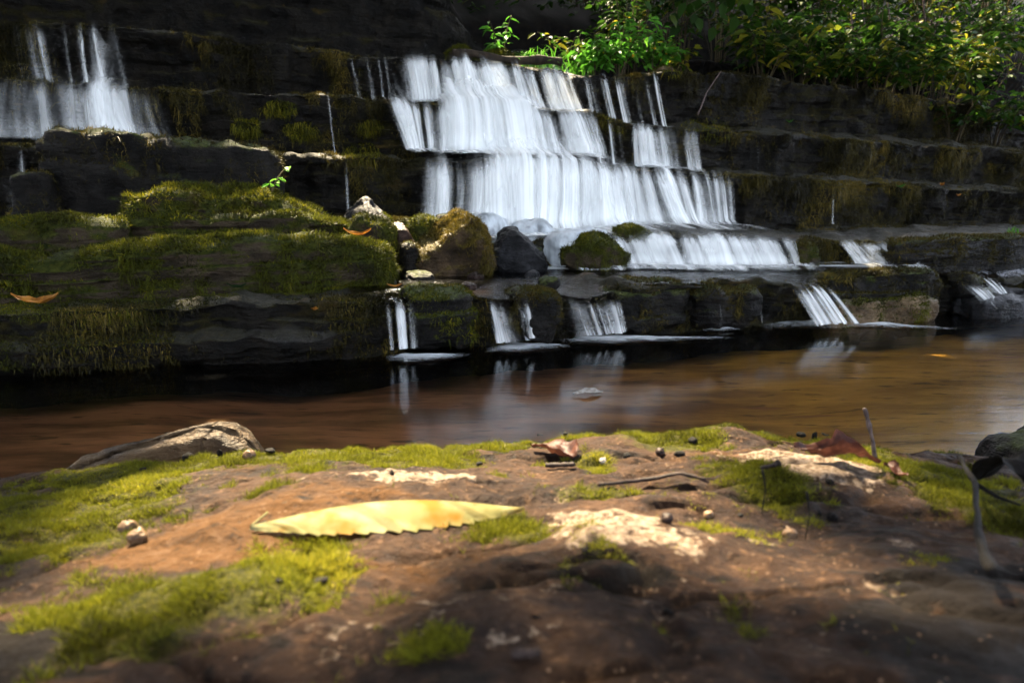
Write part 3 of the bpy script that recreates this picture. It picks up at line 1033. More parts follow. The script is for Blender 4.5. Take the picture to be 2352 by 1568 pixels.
def moss_part(root, v, f, n, mat, length=0.016, width=0.003, seed=0, mask=None, shade_fn=None, kind=None):
    P, N = sample(v, f, n, seed, mask)
    if not len(P):
        return None
    steep = np.clip(1 - N[:, 2] * 1.3, 0, 1) * 0.85
    r = np.random.default_rng(seed + 5)
    sh = np.clip(0.42 + fbm(P * 9, 3, seed) * 0.55 + r.normal(size=len(P)) * 0.16 - steep * 0.12, 0, 1)
    if shade_fn is not None:
        sh = shade_fn(P, N, sh)
    cl_ = smooth(fbm(P * np.array([20, 20, 3.5]), 3, seed + 8), -0.25, 0.35)
    kp = r.random(len(P)) < np.where(steep > .4, .25 + .75 * cl_, 1)
    P, N, steep, sh, cl_ = P[kp], N[kp], steep[kp], sh[kp], cl_[kp]
    sh = np.clip(sh + (cl_ - .5) * .3 * (steep > .4), 0, 1)
    bv, q, t, a = blades(P, N, length * (1 + steep * 1.7 * cl_), width, steep, seed, sh)
    b = Bag().add(bv, q, t, a)
    o = b.build('moss', mat, None, False)
    o['kind'] = 'stuff'
    return adopt(root, o)


def up_mask(lo=0.0, hi=0.6, nz=0.35, freq=7, seed=0, amt=0.1):
    def fn(c, n):
        return smooth(fbm(c * freq, 4, seed) * 0.8 + amt + nz * n[:, 2], lo, hi)
    return fn


def rock(name, label, cat, loc, dims, rz=0.0, rx=0.0, ry=0.0, mat=None, moss=0, mossmat=None, mmask=None, mlen=0.016, group=None, **kw):
    root = thing(name, label, cat, loc, group)
    q, f = rock_shape(dims, **kw)
    q = q @ rot(rz, rx, ry).T + np.asarray(loc)
    o = link('stone', make_mesh('stone', q, f, True), mat)
    adopt(root, o)
    if moss:
        seed = kw.get('seed', 0)
        moss_part(root, q, f, moss, mossmat or M_MOSS, mlen, 0.0032, seed, mmask or up_mask(seed=seed))
    return root


def px_block(u0, u1, vtop, t, zbot, depth):
    """centre and half sizes of a block whose front stands at wall depth t between two picture columns"""
    um = (u0 + u1) / 2
    a, b, c = at_t(u0, vtop, t), at_t(u1, vtop, t), at_t(um, vtop, t)
    sa, sb = st(a)[0], st(b)[0]
    zt = c[2]
    ctr = xyz((sa + sb) / 2, t + depth / 2, (zt + zbot) / 2)
    return ctr, ((sb - sa) / 2, depth / 2, (zt - zbot) / 2)


GB = 'mossy boulders at the foot of the falls'
# A: the big dark block in front of the left falls
c, d = px_block(66, 622, 318, 3.12, 0.24, 0.42)
rock('rock_block', 'big dark flat topped rock block below the dim falls at left', 'rock', c, d, TH, 0, R(4.0), M_DARKROCK, 9000, M_DARKMOSS,
     up_mask(0.0, 0.6, 0.1, 6, 3, 0.22), 0.02, e=9, seed=3, rough=0.05, strata=0.022, lvl=6)
c, d = px_block(8, 110, 398, 3.02, 0.24, 0.3)
rock('rock_block', 'small dark rock at the left edge beneath the big dark block', 'rock', c, d, TH, 0, 0, M_DARKROCK, 1500, M_DARKMOSS, None, 0.016, e=7, seed=4, rough=0.06, strata=0.015)
# B: the mossy stepped rock
def deform_b(p):
    p = p.copy()
    r_ = smooth(p[:, 0], 0.1, 1.0)
    p[:, 2] = np.where(p[:, 2] > -0.2, p[:, 2] - r_ * (p[:, 2] + 0.2) * 0.72, p[:, 2])
    st_ = smooth(p[:, 2], 0.25, 0.4)
    p[:, 1] = p[:, 1] + st_ * 0.18 * (p[:, 1] < 0.2)
    return p
c, d = px_block(248, 800, 434, 2.86, 0.27, 0.42)
rock('mossy_rock', 'broad green mossy stepped rock sloping down to the right at left of the falls', 'rock', c, d, TH, 0, R(0.5), M_MOSSROCK, 26000, M_MOSS,
     up_mask(0.0, 0.5, 0.2, 8, 5, 0.15), 0.018, e=5, seed=5, rough=0.14, strata=0.025, lvl=6, deform=deform_b)
c, d = px_block(568, 705, 492, 2.80, 0.30, 0.16)
rock('mossy_rock', 'small flat mossy stone lying against the stepped mossy rock', 'rock', c, d, TH, 0, 0, M_MOSSROCK, 5000, M_MOSS, None, 0.014, e=5, seed=6, rough=0.1, strata=0.015)
# E: small lump above the slab at left
c, d = px_block(-60, 266, 503, 2.72, 0.30, 0.26)
rock('mossy_rock', 'low yellowish mossy hump on the left end of the long slab', 'rock', c, d, TH, 0, 0, M_MOSSROCK, 8000, M_MOSS, None, 0.014, e=3.6, seed=7, rough=0.14, strata=0.012)
# C: the long slab
def deform_c(p):
    p = p.copy()
    p[:, 2] += 0.10 * np.sin(p[:, 0] * 5) * (p[:, 2] > 0)
    return p
c, d = px_block(-420, 912, 566, 2.60, 0.15, 0.46)
rock('mossy_slab', 'long low mossy slab with a hanging green front left of the boulders', 'rock', c, d, TH, 0, R(-0.6), M_MOSSROCK, 60000, M_MOSS,
     up_mask(0.0, 0.5, 0.15, 8, 8, 0.2), 0.019, e=6, seed=8, rough=0.07, strata=0.02, lvl=6, deform=deform_c)

# boulders
c, d = px_block(955, 1148, 492, 2.80, 0.17, 0.30)
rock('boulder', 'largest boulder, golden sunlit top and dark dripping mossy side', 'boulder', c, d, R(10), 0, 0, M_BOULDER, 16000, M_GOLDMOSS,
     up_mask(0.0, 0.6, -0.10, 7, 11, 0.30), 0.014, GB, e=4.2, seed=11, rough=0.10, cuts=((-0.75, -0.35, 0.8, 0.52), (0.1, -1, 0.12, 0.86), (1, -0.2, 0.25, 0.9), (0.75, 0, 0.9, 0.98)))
c, d = px_block(1146, 1274, 528, 2.86, 0.17, 0.24)
rock('boulder', 'wet dark grey boulder just right of the largest boulder', 'boulder', c, d, R(14), 0, 0, M_GREYROCK, 2600, M_MOSS,
     lambda p, n: smooth(p[:, 0] * 3 - p[:, 2] * 2 + fbm(p * 9, 3, 2) * 0.5, 0.1, 0.5), 0.012, GB, e=3.4, seed=12, rough=0.14, cuts=((0.8, -0.3, 0.75, 0.55), (-0.5, -0.8, 0.4, 0.75), (-0.9, 0, 0.5, 0.75)))
c, d = px_block(1312, 1464, 541, 2.80, 0.19, 0.22)
rock('boulder', 'round dark mossy boulder with white water curling round it', 'boulder', c, d, R(10), 0, 0, M_MOSSROCK, 8000, M_MOSS,
     up_mask(0.0, 0.5, 0.1, 8, 13, 0.2), 0.014, GB, e=3.0, seed=13, rough=0.12, cuts=((0.7, -0.3, 0.8, 0.72), (-0.7, -0.2, 0.8, 0.75)))
c, d = px_block(1436, 1546, 520, 2.92, 0.17, 0.22)
rock('boulder', 'green mossy ridge sloping down right behind the round mossy boulder', 'boulder', c, d, R(10), 0, R(14), M_MOSSROCK, 8000, M_MOSS,
     up_mask(-0.2, 0.4, 0.2, 8, 14, 0.3), 0.013, GB, e=2.8, seed=14, rough=0.12, cuts=((0.8, 0, 0.7, 0.62),))
c, d = px_block(1538, 1582, 563, 2.80, 0.17, 0.1)
rock('boulder', 'little dark stone under the right tip of the mossy ridge', 'boulder', c, d, 0.3, 0, 0, M_GREYROCK, 500, M_DARKMOSS, None, 0.01, GB, e=2.8, seed=15, lvl=4)
c, d = px_block(942, 1026, 495, 2.98, 0.2, 0.2)
rock('boulder', 'bright green mossy boulder peeping out behind the largest boulder', 'boulder', c, d, 0.2, 0, 0, M_MOSSROCK, 6000, M_MOSS, up_mask(-0.3, 0.3, 0.2, 8, 16, 0.3), 0.014, GB, e=2.8, seed=16, rough=0.14)
c, d = px_block(1009, 1046, 491, 3.12, 0.3, 0.1)
rock('boulder', 'small black angular stone at the foot of the wide curtain', 'boulder', c, d, 0.2, 0, 0, M_DARKROCK, 0, e=6, seed=17, rough=0.08, lvl=4, group=GB)
c, d = px_block(784, 905, 458, 2.98, 0.2, 0.24)
rock('boulder', 'purple grey boulder with moss on its right shoulder above the slab', 'boulder', c, d, 0.25, 0, 0, M_GREYROCK, 5000, M_MOSS,
     lambda p, n: smooth(p[:, 0] * 4 + 2.25 + fbm(p * 9, 3, 2) * 0.8, 0.0, 0.6), 0.014, GB, e=3.0, seed=18, rough=0.12, cuts=((0.5, -0.3, 0.9, 0.7), (-0.5, -0.3, 0.8, 0.72)))
c, d = px_block(795, 912, 497, 2.86, 0.2, 0.2)
rock('boulder', 'rounded mossy boulder directly below the purple grey boulder', 'boulder', c, d, 0.25, 0, R(12), M_MOSSROCK, 6000, M_MOSS, up_mask(-0.3, 0.3, 0.2, 8, 19, 0.3), 0.014, GB, e=2.8, seed=19, rough=0.14)
c, d = px_block(898, 958, 497, 3.08, 0.25, 0.16)
rock('boulder', 'low dark mossy stone between the purple boulder and the curtain', 'boulder', c, d, 0.25, 0, 0, M_MOSSROCK, 2600, M_DARKMOSS, None, 0.012, GB, e=2.8, seed=20, lvl=4)
c, d = px_block(904, 957, 513, 2.92, 0.2, 0.14)
rock('boulder', 'shiny pinkish stone in the gap left of the largest boulder', 'boulder', c, d, 0.3, 0, R(-22), M_PINKROCK, 0, e=3, seed=21, lvl=4, group=GB)
c, d = px_block(924, 966, 556, 2.84, 0.19, 0.12)
rock('boulder', 'small dark dripping stone against the left foot of the largest boulder', 'boulder', c, d, 0.3, 0, 0, M_DARKROCK, 900, M_DARKMOSS, None, 0.01, GB, e=2.8, seed=22, lvl=4)
# stones draped by water
GD = 'stones under the thin veil of the curtain'
c, d = px_block(1040, 1178, 493, 3.16, 0.2, 0.24)
rock('draped_stone', 'grey stone under a water veil behind the largest boulder', 'stone', c, d, TH, 0, 0, M_VEIL, 0, e=3.2, seed=23, group=GD)
c, d = px_block(1185, 1285, 508, 3.12, 0.2, 0.24)
rock('draped_stone', 'grey stone under a water veil behind the wet grey boulder', 'stone', c, d, TH, 0, 0, M_VEIL, 0, e=3.2, seed=24, group=GD)
c, d = px_block(1270, 1420, 530, 2.96, 0.2, 0.26)
rock('draped_stone', 'wide grey stone under a water veil above the round mossy boulder', 'stone', c, d, TH, 0, R(-4), M_VEIL, 0, e=3.2, seed=25, group=GD)

# dark moss block at the right end of the back step, golden slab and wet stones by the pool
c, d = px_block(1846, 1894, 556, 2.58, 0.17, 0.12)
rock('mossy_rock', 'dark mossy knob parting the low falls of the back step', 'rock', c, d, TH, 0, 0, M_MOSSROCK, 3500, M_DARKMOSS, up_mask(-.3, .3, .1, 8, 4, .4), 0.014, e=2.6, seed=26)
c, d = px_block(2068, 2480, 545, 2.44, 0.17, 0.14)
rock('mossy_slab', 'dark mossy slab ending the back step at the right edge', 'rock', c, d, TH, 0, R(-0.8), M_DARKROCK, 9000, M_DARKMOSS, None, 0.016, e=7, seed=27, rough=0.06, strata=0.02)
c, d = px_block(1905, 2172, 628, 2.32, 0.05, 0.16)
rock('mossy_slab', 'dark mossy slab beside the slanting pool fall', 'rock', c, d, TH, 0, R(-0.5), M_DARKROCK, 9000, M_DARKMOSS, up_mask(0, 0.5, 0.2, 8, 28, 0.25), 0.014, e=6, seed=28, rough=0.07, strata=0.02, lvl=6)
c, d = px_block(1925, 2168, 690, 2.24, -0.03, 0.14)
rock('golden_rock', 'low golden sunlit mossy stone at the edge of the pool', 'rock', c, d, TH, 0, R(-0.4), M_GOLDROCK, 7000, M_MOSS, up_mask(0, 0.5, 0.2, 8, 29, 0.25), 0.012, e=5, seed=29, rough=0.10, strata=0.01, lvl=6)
c, d = px_block(2262, 2480, 676, 2.18, -0.05, 0.22)
rock('wet_stone', 'blue grey wet stones at the right edge of the pool', 'rock', c, d, TH, 0, 0, M_GREYROCK, 0, e=3.4, seed=30, rough=0.2)
c, d = px_block(2225, 2270, 632, 2.30, 0.05, 0.15)
rock('wet_stone', 'small dark rock dividing the rightmost small fall', 'rock', c, d, TH, 0, R(20), M_DARKROCK, 500, M_DARKMOSS, None, 0.01, e=3, seed=31, lvl=4)

# lumps on the lowest ledge between its small falls
GK = 'dark mossy lumps on the lowest ledge'
for i, (u0, u1, vt, dp, lab, md) in enumerate(((946, 1100, 674, .30, 'green topped dark lump between the first two pool falls', M_MOSS), (1206, 1290, 672, .26, 'narrow wet dark lump right of the second pool fall', M_DARKMOSS),
                                               (1412, 1600, 658, .30, 'wide glistening dark lump right of the third pool fall', M_DARKMOSS), (1604, 1772, 660, .28, 'dark mossy lump between the trickles', M_DARKMOSS))):
    c, d = px_block(u0, u1, vt, 2.22 if u0 < 1300 else 2.27, 0.02, dp)
    rock('ledge_lump', lab, 'rock', c, d, TH + 0.05, 0, 0, M_DARKROCK, 5000, md, up_mask(0, 0.6, 0.25, 9, 40 + i, 0.15), 0.012, GK, e=4.0, seed=40 + i, rough=0.12, strata=0.012)

# small stones in the shallow water
GP = 'loose stones in the shallow water'
for i, (u0, u1, v0, v1, lab, mt) in enumerate(((925, 993, 628, 641, 'flat dark stone in front of the trickle left of the largest boulder', M_DARKROCK), (886, 926, 610, 634, 'dark round stone by the end of the long slab', M_DARKROCK),
                                               (1058, 1096, 648, 660, 'pinkish pebble alone in the middle of the shallow water', M_PINKROCK), (1072, 1112, 628, 638, 'pale pebble at the foot of the largest boulder', M_PINKROCK),
                                               (1205, 1240, 622, 632, 'small brown stone in front of the wet grey boulder', M_GREYROCK), (1232, 1290, 632, 652, 'low dark mossy stone above the second lump', M_DARKROCK),
                                               (1022, 1042, 618, 628, 'tiny amber stone touching the largest boulder', M_GOLDROCK), (878, 915, 640, 650, 'small wet grey stone at the left of the shallow water', M_GREYROCK))):
    p = at_z((u0 + u1) / 2, v1 - 2, 0.205)
    q = at_z(u1, v1 - 2, 0.205) - at_z(u0, v1 - 2, 0.205)
    hw = abs(q[0]) / 2
    rock('stone', lab, 'stone', (p[0], p[1], 0.205), (hw, hw * 0.8, hw * 0.45), 0.3 * i, 0, 0, mt, 0, e=2.8, seed=50 + i, rough=0.25, lvl=4, group=GP)

# ------------------------------------------------------------------ moss on the terraces
ledge_v = V.reshape(-1, 3)
gf = grid_faces(*TT.shape)
tri = np.concatenate([gf[:, [0, 1, 2]], gf[:, [0, 2, 3]]])
cen = ledge_v[tri].mean(1)
cu, cv = proj(cen)
cs_, ct_ = st(cen)
vis = (cu > -60) & (cu < 2420) & (cv > -60) & (ct_ < 6.2)
tri_v = tri[vis]


def lip_mask(c, n):
    s_, t_ = st(c)
    z = c[:, 2]
    m = np.zeros(len(c))
    for k in range(5):
        lt, lz = np.interp(s_, S, LIPS[k][0]), np.interp(s_, S, LIPS[k][1])
        on = np.exp(-((z - lz + 0.02) / 0.035) ** 2) * (np.abs(t_ - lt) < 0.14)
        hang = np.exp(-np.clip(lz - z, 0, 1) / 0.17) * (t_ < lt + 0.12) * (t_ > lt - 0.16) * (z < lz + 0.02) * 0.9
        m = np.maximum(m, np.maximum(on, hang))
    clump = smooth(fbm(c * np.array([4, 4, 4]), 3, 77) + 0.5 * fbm(c * np.array([22, 22, 3]), 2, 76), -0.2, 0.35)
    u, v = proj(c)
    wet = np.zeros(len(c))
    for k, a, b in ((4, 895, 1300), (3, 878, 1345), (3, 1430, 1590), (2, 956, 1665), (1, 1260, 1830)):
        lz = np.interp(s_, S, LIPS[k][1])
        wet = np.maximum(wet, ((u > a) & (u < b) & (np.abs(z - lz) < 0.25)) * 1.0)
    return m * clump * (1 - 0.9 * wet)


P, N = sample(ledge_v, tri_v, 210000, 5, lip_mask)
st_p = np.clip(1 - N[:, 2] * 1.2, 0, 1)
r5 = np.random.default_rng(15)
shade = np.clip(0.35 + fbm(P * 5, 3, 78) * 0.8 + r5.normal(size=len(P)) * 0.18, 0, 1)
bv, q, t, a = blades(P, N, 0.016 + np.where(st(P)[1] < 2.7, 0.02, 0.07) * st_p * r5.random(len(P)) ** 2, 0.0036, st_p * 0.95, 16, shade)
mo = Bag().add(bv, q, t, a).build('ledge_moss', M_DARKMOSS, None, False)
tag(mo, 'dark olive moss hanging in fringes from the wet ledges', 'moss', kind='stuff')
# brighter tufts where the photograph shows them
pts = []
for u, v, ru, n in ((830, 352, 45, 2200), (690, 300, 40, 900), (565, 290, 35, 700), (850, 290, 30, 900), (640, 250, 40, 600), (1395, 272, 18, 500), (1420, 300, 20, 600), (1350, 300, 14, 300), (1620, 300, 60, 900), (1545, 165, 22, 500)):
    d2 = ((cu - u) / ru) ** 2 + ((cv - v) / (ru * 0.5)) ** 2
    sel = tri[vis & (d2 < 1) & (ct_ < 4.6)]
    if len(sel):
        pts.append(sample(ledge_v, sel, n, u))
P = np.concatenate([p for p, _ in pts])
N = np.concatenate([n for _, n in pts])
st_p = np.clip(1 - N[:, 2] * 1.2, 0, 1)
bv, q, t, a = blades(P, N, 0.02 + 0.03 * st_p, 0.004, st_p * 0.9, 17, None)
mo2 = Bag().add(bv, q, t, a).build('tuft_moss', M_MOSS, None, False)
tag(mo2, 'brighter green moss tufts on the ledges beside the white water', 'moss', kind='stuff')
# moss and algae on the lowest ledge at left
def low_mask(c, n):
    s_, t_ = st(c)
    return (t_ < 2.75) * (s_ < 0.35) * (c[:, 2] > 0.03) * smooth(fbm(c * np.array([3.2, 3.2, 9]), 3, 79) + 0.25 * n[:, 2], 0.0, 0.35)
P, N = sample(ledge_v, tri_v, 26000, 6, low_mask)
st_p = np.clip(1 - N[:, 2] * 1.2, 0, 1)
shade = np.clip(0.35 + fbm(P * 5, 3, 78) * 0.7 + np.random.default_rng(3).normal(size=len(P)) * 0.15, 0, 1)
bv, q, t, a = blades(P, N, 0.007 + 0.010 * st_p, 0.0028, st_p * 0.9, 18, shade)
mo3 = Bag().add(bv, q, t, a).build('low_moss', M_MOSS, None, False)
tag(mo3, 'short green moss in patches on the left part of the lowest ledge', 'moss', kind='stuff')
# ------------------------------------------------------------------ the rock in the foreground
def fg_feature(u, v, ru, rv, amp):
    return (u, v, ru, rv, amp)


def fg_base(x, y):
    z = np.interp(y, [-0.6, 0.0, .25, .45, .60, .74, .84, .95, 1.10, 1.3], [.34, .365, .352, .322, .300, .276, .205, .08, -0.16, -0.3])
    dx = x - 0.22
    z = z - np.where(dx < 0, 0.075, 0.22) * dx * dx - np.where(dx < -0.9, 0.8, 0.0) * (dx + 0.9) ** 2 - np.where(dx > 0.55, 1.2, 0) * (dx - 0.55) ** 2
    return z


def fg_px(u, v):
    """a rough place on the rock for a picture point"""
    d = ray(u, v)
    k = np.linspace(0.15, 1.3, 500)
    p = d[None] * k[:, None] + np.array([0, 0, CAM_H])
    h = p[:, 2] - fg_base(p[:, 0], p[:, 1])
    i = int(np.argmax(h < 0)) if (h < 0).any() else int(np.argmin(h))
    return p[i]


def gauss_field(lst):
    out = []
    for u, v, ru, rv, amp in lst:
        c = fg_px(u, v)
        ex = abs(fg_px(u + ru, v)[0] - fg_px(u - ru, v)[0]) / 2
        ey = max(0.012, abs(fg_px(u, v + rv)[1] - fg_px(u, v - rv)[1]) / 2)
        out.append((c[0], c[1], ex, ey, amp))
    return out


def eval_field(fl, x, y, p=2.0):
    s = 0
    for cx, cy_, ex, ey, amp in fl:
        s = s + amp * np.exp(-(((x - cx) / ex) ** 2 + ((y - cy_) / ey) ** 2) ** (p / 2))
    return s


BUMPS = gauss_field([(800, 1160, 360, 70, .016), (1430, 1240, 210, 60, .014), (1830, 1085, 210, 40, .013), (1405, 1025, 80, 18, .010), (1670, 1012, 90, 18, .010), (1100, 1045, 130, 22, .006),
                     (640, 1085, 260, 28, .007), (200, 1200, 160, 60, -.010), (980, 1340, 200, 22, -.008), (2150, 1180, 160, 50, -.006), (1780, 1190, 220, 35, -.006), (1250, 1430, 300, 50, .006), (500, 1360, 260, 50, .006)])
PALE = gauss_field([(1430, 1235, 190, 62, 1.0), (1280, 1205, 70, 24, .5), (1830, 1075, 190, 22, .8), (1900, 1105, 130, 22, .9), (950, 1118, 190, 20, .95), (1640, 1005, 70, 13, .9), (1740, 1000, 50, 8, .5),
                    (1300, 1145, 40, 16, .5), (960, 1440, 230, 60, .40), (1330, 1390, 200, 40, .3), (2020, 1335, 50, 12, .7), (1880, 1475, 70, 22, .7), (2060, 1250, 60, 10, .5), (560, 1000, 60, 20, .2), (2240, 1030, 60, 14, .5), (1760, 1235, 90, 22, .3), (1200, 1480, 120, 30, .3)])
MOSSF = gauss_field([(520, 1055, 330, 26, 1.2), (880, 1048, 200, 24, 1.2), (1150, 1015, 200, 16, .9), (1370, 1065, 60, 22, 1.0), (1540, 1025, 130, 26, 1.1), (1470, 995, 200, 12, .9), (1720, 985, 190, 12, 1.0), (1850, 1010, 160, 16, .8),
                     (1780, 1130, 120, 36, 1.0), (1640, 1085, 70, 20, .7), (1380, 1135, 150, 18, .8), (1160, 1195, 80, 32, 1.0), (1230, 1225, 70, 24, .8), (690, 1290, 120, 50, 1.1), (430, 1380, 330, 60, 1.1), (180, 1160, 220, 60, 1.1), (130, 1255, 180, 34, .9),
                     (2130, 1085, 130, 40, 1.0), (2290, 1170, 110, 80, .9), (1990, 1050, 90, 20, .6), (980, 1495, 110, 28, .8), (300, 1490, 260, 50, .7), (1640, 1210, 130, 18, .7), (1060, 1070, 60, 14, .7), (1330, 1320, 70, 18, .4), (700, 1100, 80, 20, .5), (330, 1080, 220, 26, .9), (2200, 1025, 60, 12, .5)])
OCHRE = gauss_field([(760, 1180, 330, 60, .55), (520, 1260, 250, 50, .6), (950, 1300, 240, 40, .45), (620, 1080, 220, 26, .35), (1500, 1240, 220, 50, .35), (1700, 1060, 220, 40, .4), (300, 1290, 160, 30, .4)])
DAMP_VIGNETTE = gauss_field([(1000, 1345, 190, 16, .25), (1370, 1285, 50, 30, .3), (1480, 1320, 120, 12, .25), (1100, 1045, 110, 16, .14), (700, 1090, 200, 22, .10), (2150, 1350, 300, 120, .12), (1900, 1200, 200, 30, .08), (300, 1450, 300, 60, .1), (40, 1500, 260, 90, .35), (2300, 1480, 300, 110, .35), (2250, 1300, 200, 60, .15), (1176, 1560, 900, 25, .12)])  # damp spots, then vignette darkening painted at the lower edge and corners


def fg_z(x, y):
    q = P3(x, y, 0.3)
    edge = smooth(-y, -1.0, -0.6)
    return fg_base(x, y) + eval_field(BUMPS, x, y, 2.6) + fbm(q * 9, 4, 61) * 0.010 + fbm(q * 38, 3, 62) * 0.0045 + fbm(q * 95, 2, 60) * 0.0018 - np.abs(fbm(q * np.array([14, 22, 1]), 3, 63)) * 0.006 - 0.006 * (1 - smooth(np.abs(fbm(q * np.array([5, 13, 1]) + 3.1, 3, 59)), 0.0, 0.09))


NX, NY = 860, 420
fx = np.linspace(-1.15, 1.25, NX)
fy = np.concatenate([np.linspace(-0.6, 0.12, 40)[:-1], np.linspace(0.12, 0.92, 420), np.linspace(0.92, 1.25, 52)[1:]])
FX, FY = np.meshgrid(fx, fy, indexing='ij')
FZ = fg_z(FX, FY)
fgv = np.stack([FX, FY, FZ], -1).reshape(-1, 3)
fgf = grid_faces(NX, len(fy))[:, ::-1]
attrs = {'pale': eval_field(PALE, FX, FY), 'moss': eval_field(MOSSF, FX, FY), 'ochre': eval_field(OCHRE, FX, FY), 'damp_vignette': eval_field(DAMP_VIGNETTE, FX, FY)}
fg = thing('flat_rock', 'broad brown lichened rock with yellow green moss filling the foreground', 'rock', (0.1, 0.5, 0.25))
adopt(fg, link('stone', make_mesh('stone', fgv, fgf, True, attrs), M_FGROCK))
fgtri = np.concatenate([fgf[:, [0, 1, 2]], fgf[:, [0, 2, 3]]])


def fg_at(u, v, h=0.0):
    """the point of the rock's surface, raised by h, seen at a picture point"""
    d = ray(u, v)
    k = np.linspace(0.12, 1.3, 1600)
    p = d[None] * k[:, None] + np.array([0, 0, CAM_H])
    g = p[:, 2] - fg_z(p[:, 0], p[:, 1]) - h
    i = int(np.argmax(g < 0)) if (g < 0).any() else int(np.argmin(g))
    return p[i]


def fgmask(c, n):
    m = eval_field(MOSSF, c[:, 0], c[:, 1])
    u, v = proj(c)
    on = (u > -80) & (u < 2440) & (v > 940) & (v < 1620)
    cl = fbm(c * 24, 4, 64)
    cl2 = fbm(c * 70, 3, 58)
    return on * smooth(m * 1.15 + cl * 0.9 + cl2 * 0.6, 0.42, 0.85)


P, N = sample(fgv, fgtri, 260000, 65, fgmask)
rr_ = np.random.default_rng(66)
hh = smooth(fbm(P * 45, 3, 67), -0.3, 0.4)
uu, vv = proj(P)
shade = np.clip(0.45 + fbm(P * 13, 3, 68) * 0.6 + rr_.normal(size=len(P)) * 0.13, 0, 1)
bv, q, t, a = blades(P, N, 0.0028 + 0.0058 * hh, 0.00065, 0.0, 69, shade, 0.95)
mo = Bag().add(bv, q, t, a).build('moss', M_FGMOSS, None, False)
mo['kind'] = 'stuff'
adopt(fg, mo)

# wedge rock rising out of the moss at left
def wedge():
    root = thing('wedge_rock', 'pale streaked wedge shaped rock rising behind the bright moss', 'rock', tuple(at_y(350, 1060, 0.86)))
    e = np.array([at_y(600, 975, 0.90), at_y(470, 975, 0.90), at_y(300, 1022, 0.88), at_y(180, 1065, 0.86), at_y(95, 1092, 0.84)])
    n = 90
    v_, f_ = ICO[6]
    p = v_ / (np.abs(v_) ** 7).sum(1)[:, None] ** (1 / 7)
    w = (1 - p[:, 0]) / 2                       # 0 at the blunt right end, 1 at the tip
    top = np.stack([np.interp(w, np.linspace(0, 1, 5), e[:, i]) for i in range(3)], -1)
    hgt = np.interp(w, [0, 1], [0.30, 0.20])
    dep = np.interp(w, [0, 1], [0.075, 0.02])
    q = top.copy()
    q[:, 1] += p[:, 1] * dep * 0.5 + 0.02 * (p[:, 2] < 0)
    q[:, 2] += (p[:, 2] - 1) * 0.5 * hgt - (p[:, 1] < 0) * (p[:, 2] > 0) * 0.006
    q[:, 0] += -0.012 * p[:, 2] * (w < 0.2)
    nr = vnormals(q, f_)
    q += nr * (fbm(q * np.array([14, 40, 40]), 4, 71) * 0.009)[:, None] + nr * (fbm(q * 90, 3, 72) * 0.0025)[:, None]
    adopt(root, link('stone', make_mesh('stone', q, f_, True), M_WEDGE))


wedge()

# the long serrated yellow leaf
def big_leaf():
    mid = [(578, 1207), (640, 1192), (740, 1170), (860, 1153), (950, 1149), (1060, 1153), (1150, 1160), (1203, 1164)]
    edg = [(578, 1208), (640, 1214), (740, 1217), (860, 1211), (950, 1206), (1060, 1196), (1150, 1181), (1203, 1165)]
    n = 340
    def curve(lst, h):
        pts = np.array([fg_at(u, v, hh_) for (u, v), hh_ in zip(lst, h)])
        # even out the height so that the blade is stiff
        x = np.linspace(0, 1, len(lst))
        c = np.stack([np.polyval(np.polyfit(x, pts[:, i], 4), np.linspace(0, 1, n)) for i in range(3)], -1)
        return c
    M = curve(mid, [.004, .008, .011, .013, .013, .012, .008, .004])
    E_ = curve(edg, [.003, .004, .005, .006, .006, .006, .005, .004])
    s = np.linspace(0, 1, n)
    tooth = (s * 21) % 1.0
    tooth = np.where(tooth < 0.85, tooth / 0.85, (1 - tooth) / 0.15) * (np.sin(np.pi * s) ** 0.4) * (0.8 + 0.4 * vnoise(P3(s * 9, 0, 0), 3))
    hp = np.interp(s, np.linspace(0, 1, 8), [3, 23, 47, 58, 57, 43, 22, 3]) * (np.sin(np.pi * np.clip(s, .01, .99)) ** .15)
    dy = hp * 0.5 / FPX / 0.64
    across = np.stack([E_[:, 0] - M[:, 0], -dy, -0.20 * dy], -1)
    across[:, 2] = np.maximum(across[:, 2], fg_z(M[:, 0] + across[:, 0], M[:, 1] + across[:, 1]) + 0.002 - M[:, 2])
    across[:, 2] = np.convolve(np.pad(across[:, 2], 20, mode='edge'), np.hanning(41) / np.hanning(41).sum(), 'valid')
    root = thing('yellow_leaf', 'long pale yellow leaf with a saw toothed edge lying on the brown rock', 'leaf', tuple(M[n // 2]))
    m = 44
    w = np.linspace(0, 1, m)
    V_ = M[None] + across[None] * (w[:, None] * (1 + 0.2 * tooth[None] * smooth(w[:, None], 0.86, 1.0)))[..., None]
    V_[..., 2] += 0.0012 * np.sin(np.pi * w)[:, None] * np.sin(np.pi * s)[None] - 0.0022 * (w[:, None] ** 2) + 0.0002 * np.sin(s[None] * 17 * 2 * np.pi) * w[:, None]
    uv = np.stack(np.broadcast_arrays(s[None] * 0.14, w[:, None] * 0.03), -1).reshape(-1, 2)
    o = adopt(root, link('blade', make_mesh('blade', V_.reshape(-1, 3), grid_faces(m, n), True, None, uv), M_FGLEAF))
    b = Bag().tube(M + np.array([0, 0.0002, -0.0002]), np.linspace(0.0006, 0.0002, n), 6)
    adopt(root, b.build('midrib', M_FGLEAF))
    stalk = np.stack([np.linspace(M[0][i], fg_at(615, 1176, .008)[i], 8) for i in range(3)], -1)
    adopt(root, Bag().tube(stalk, 0.0008, 6).build('stalk', M_FGLEAF))


big_leaf()


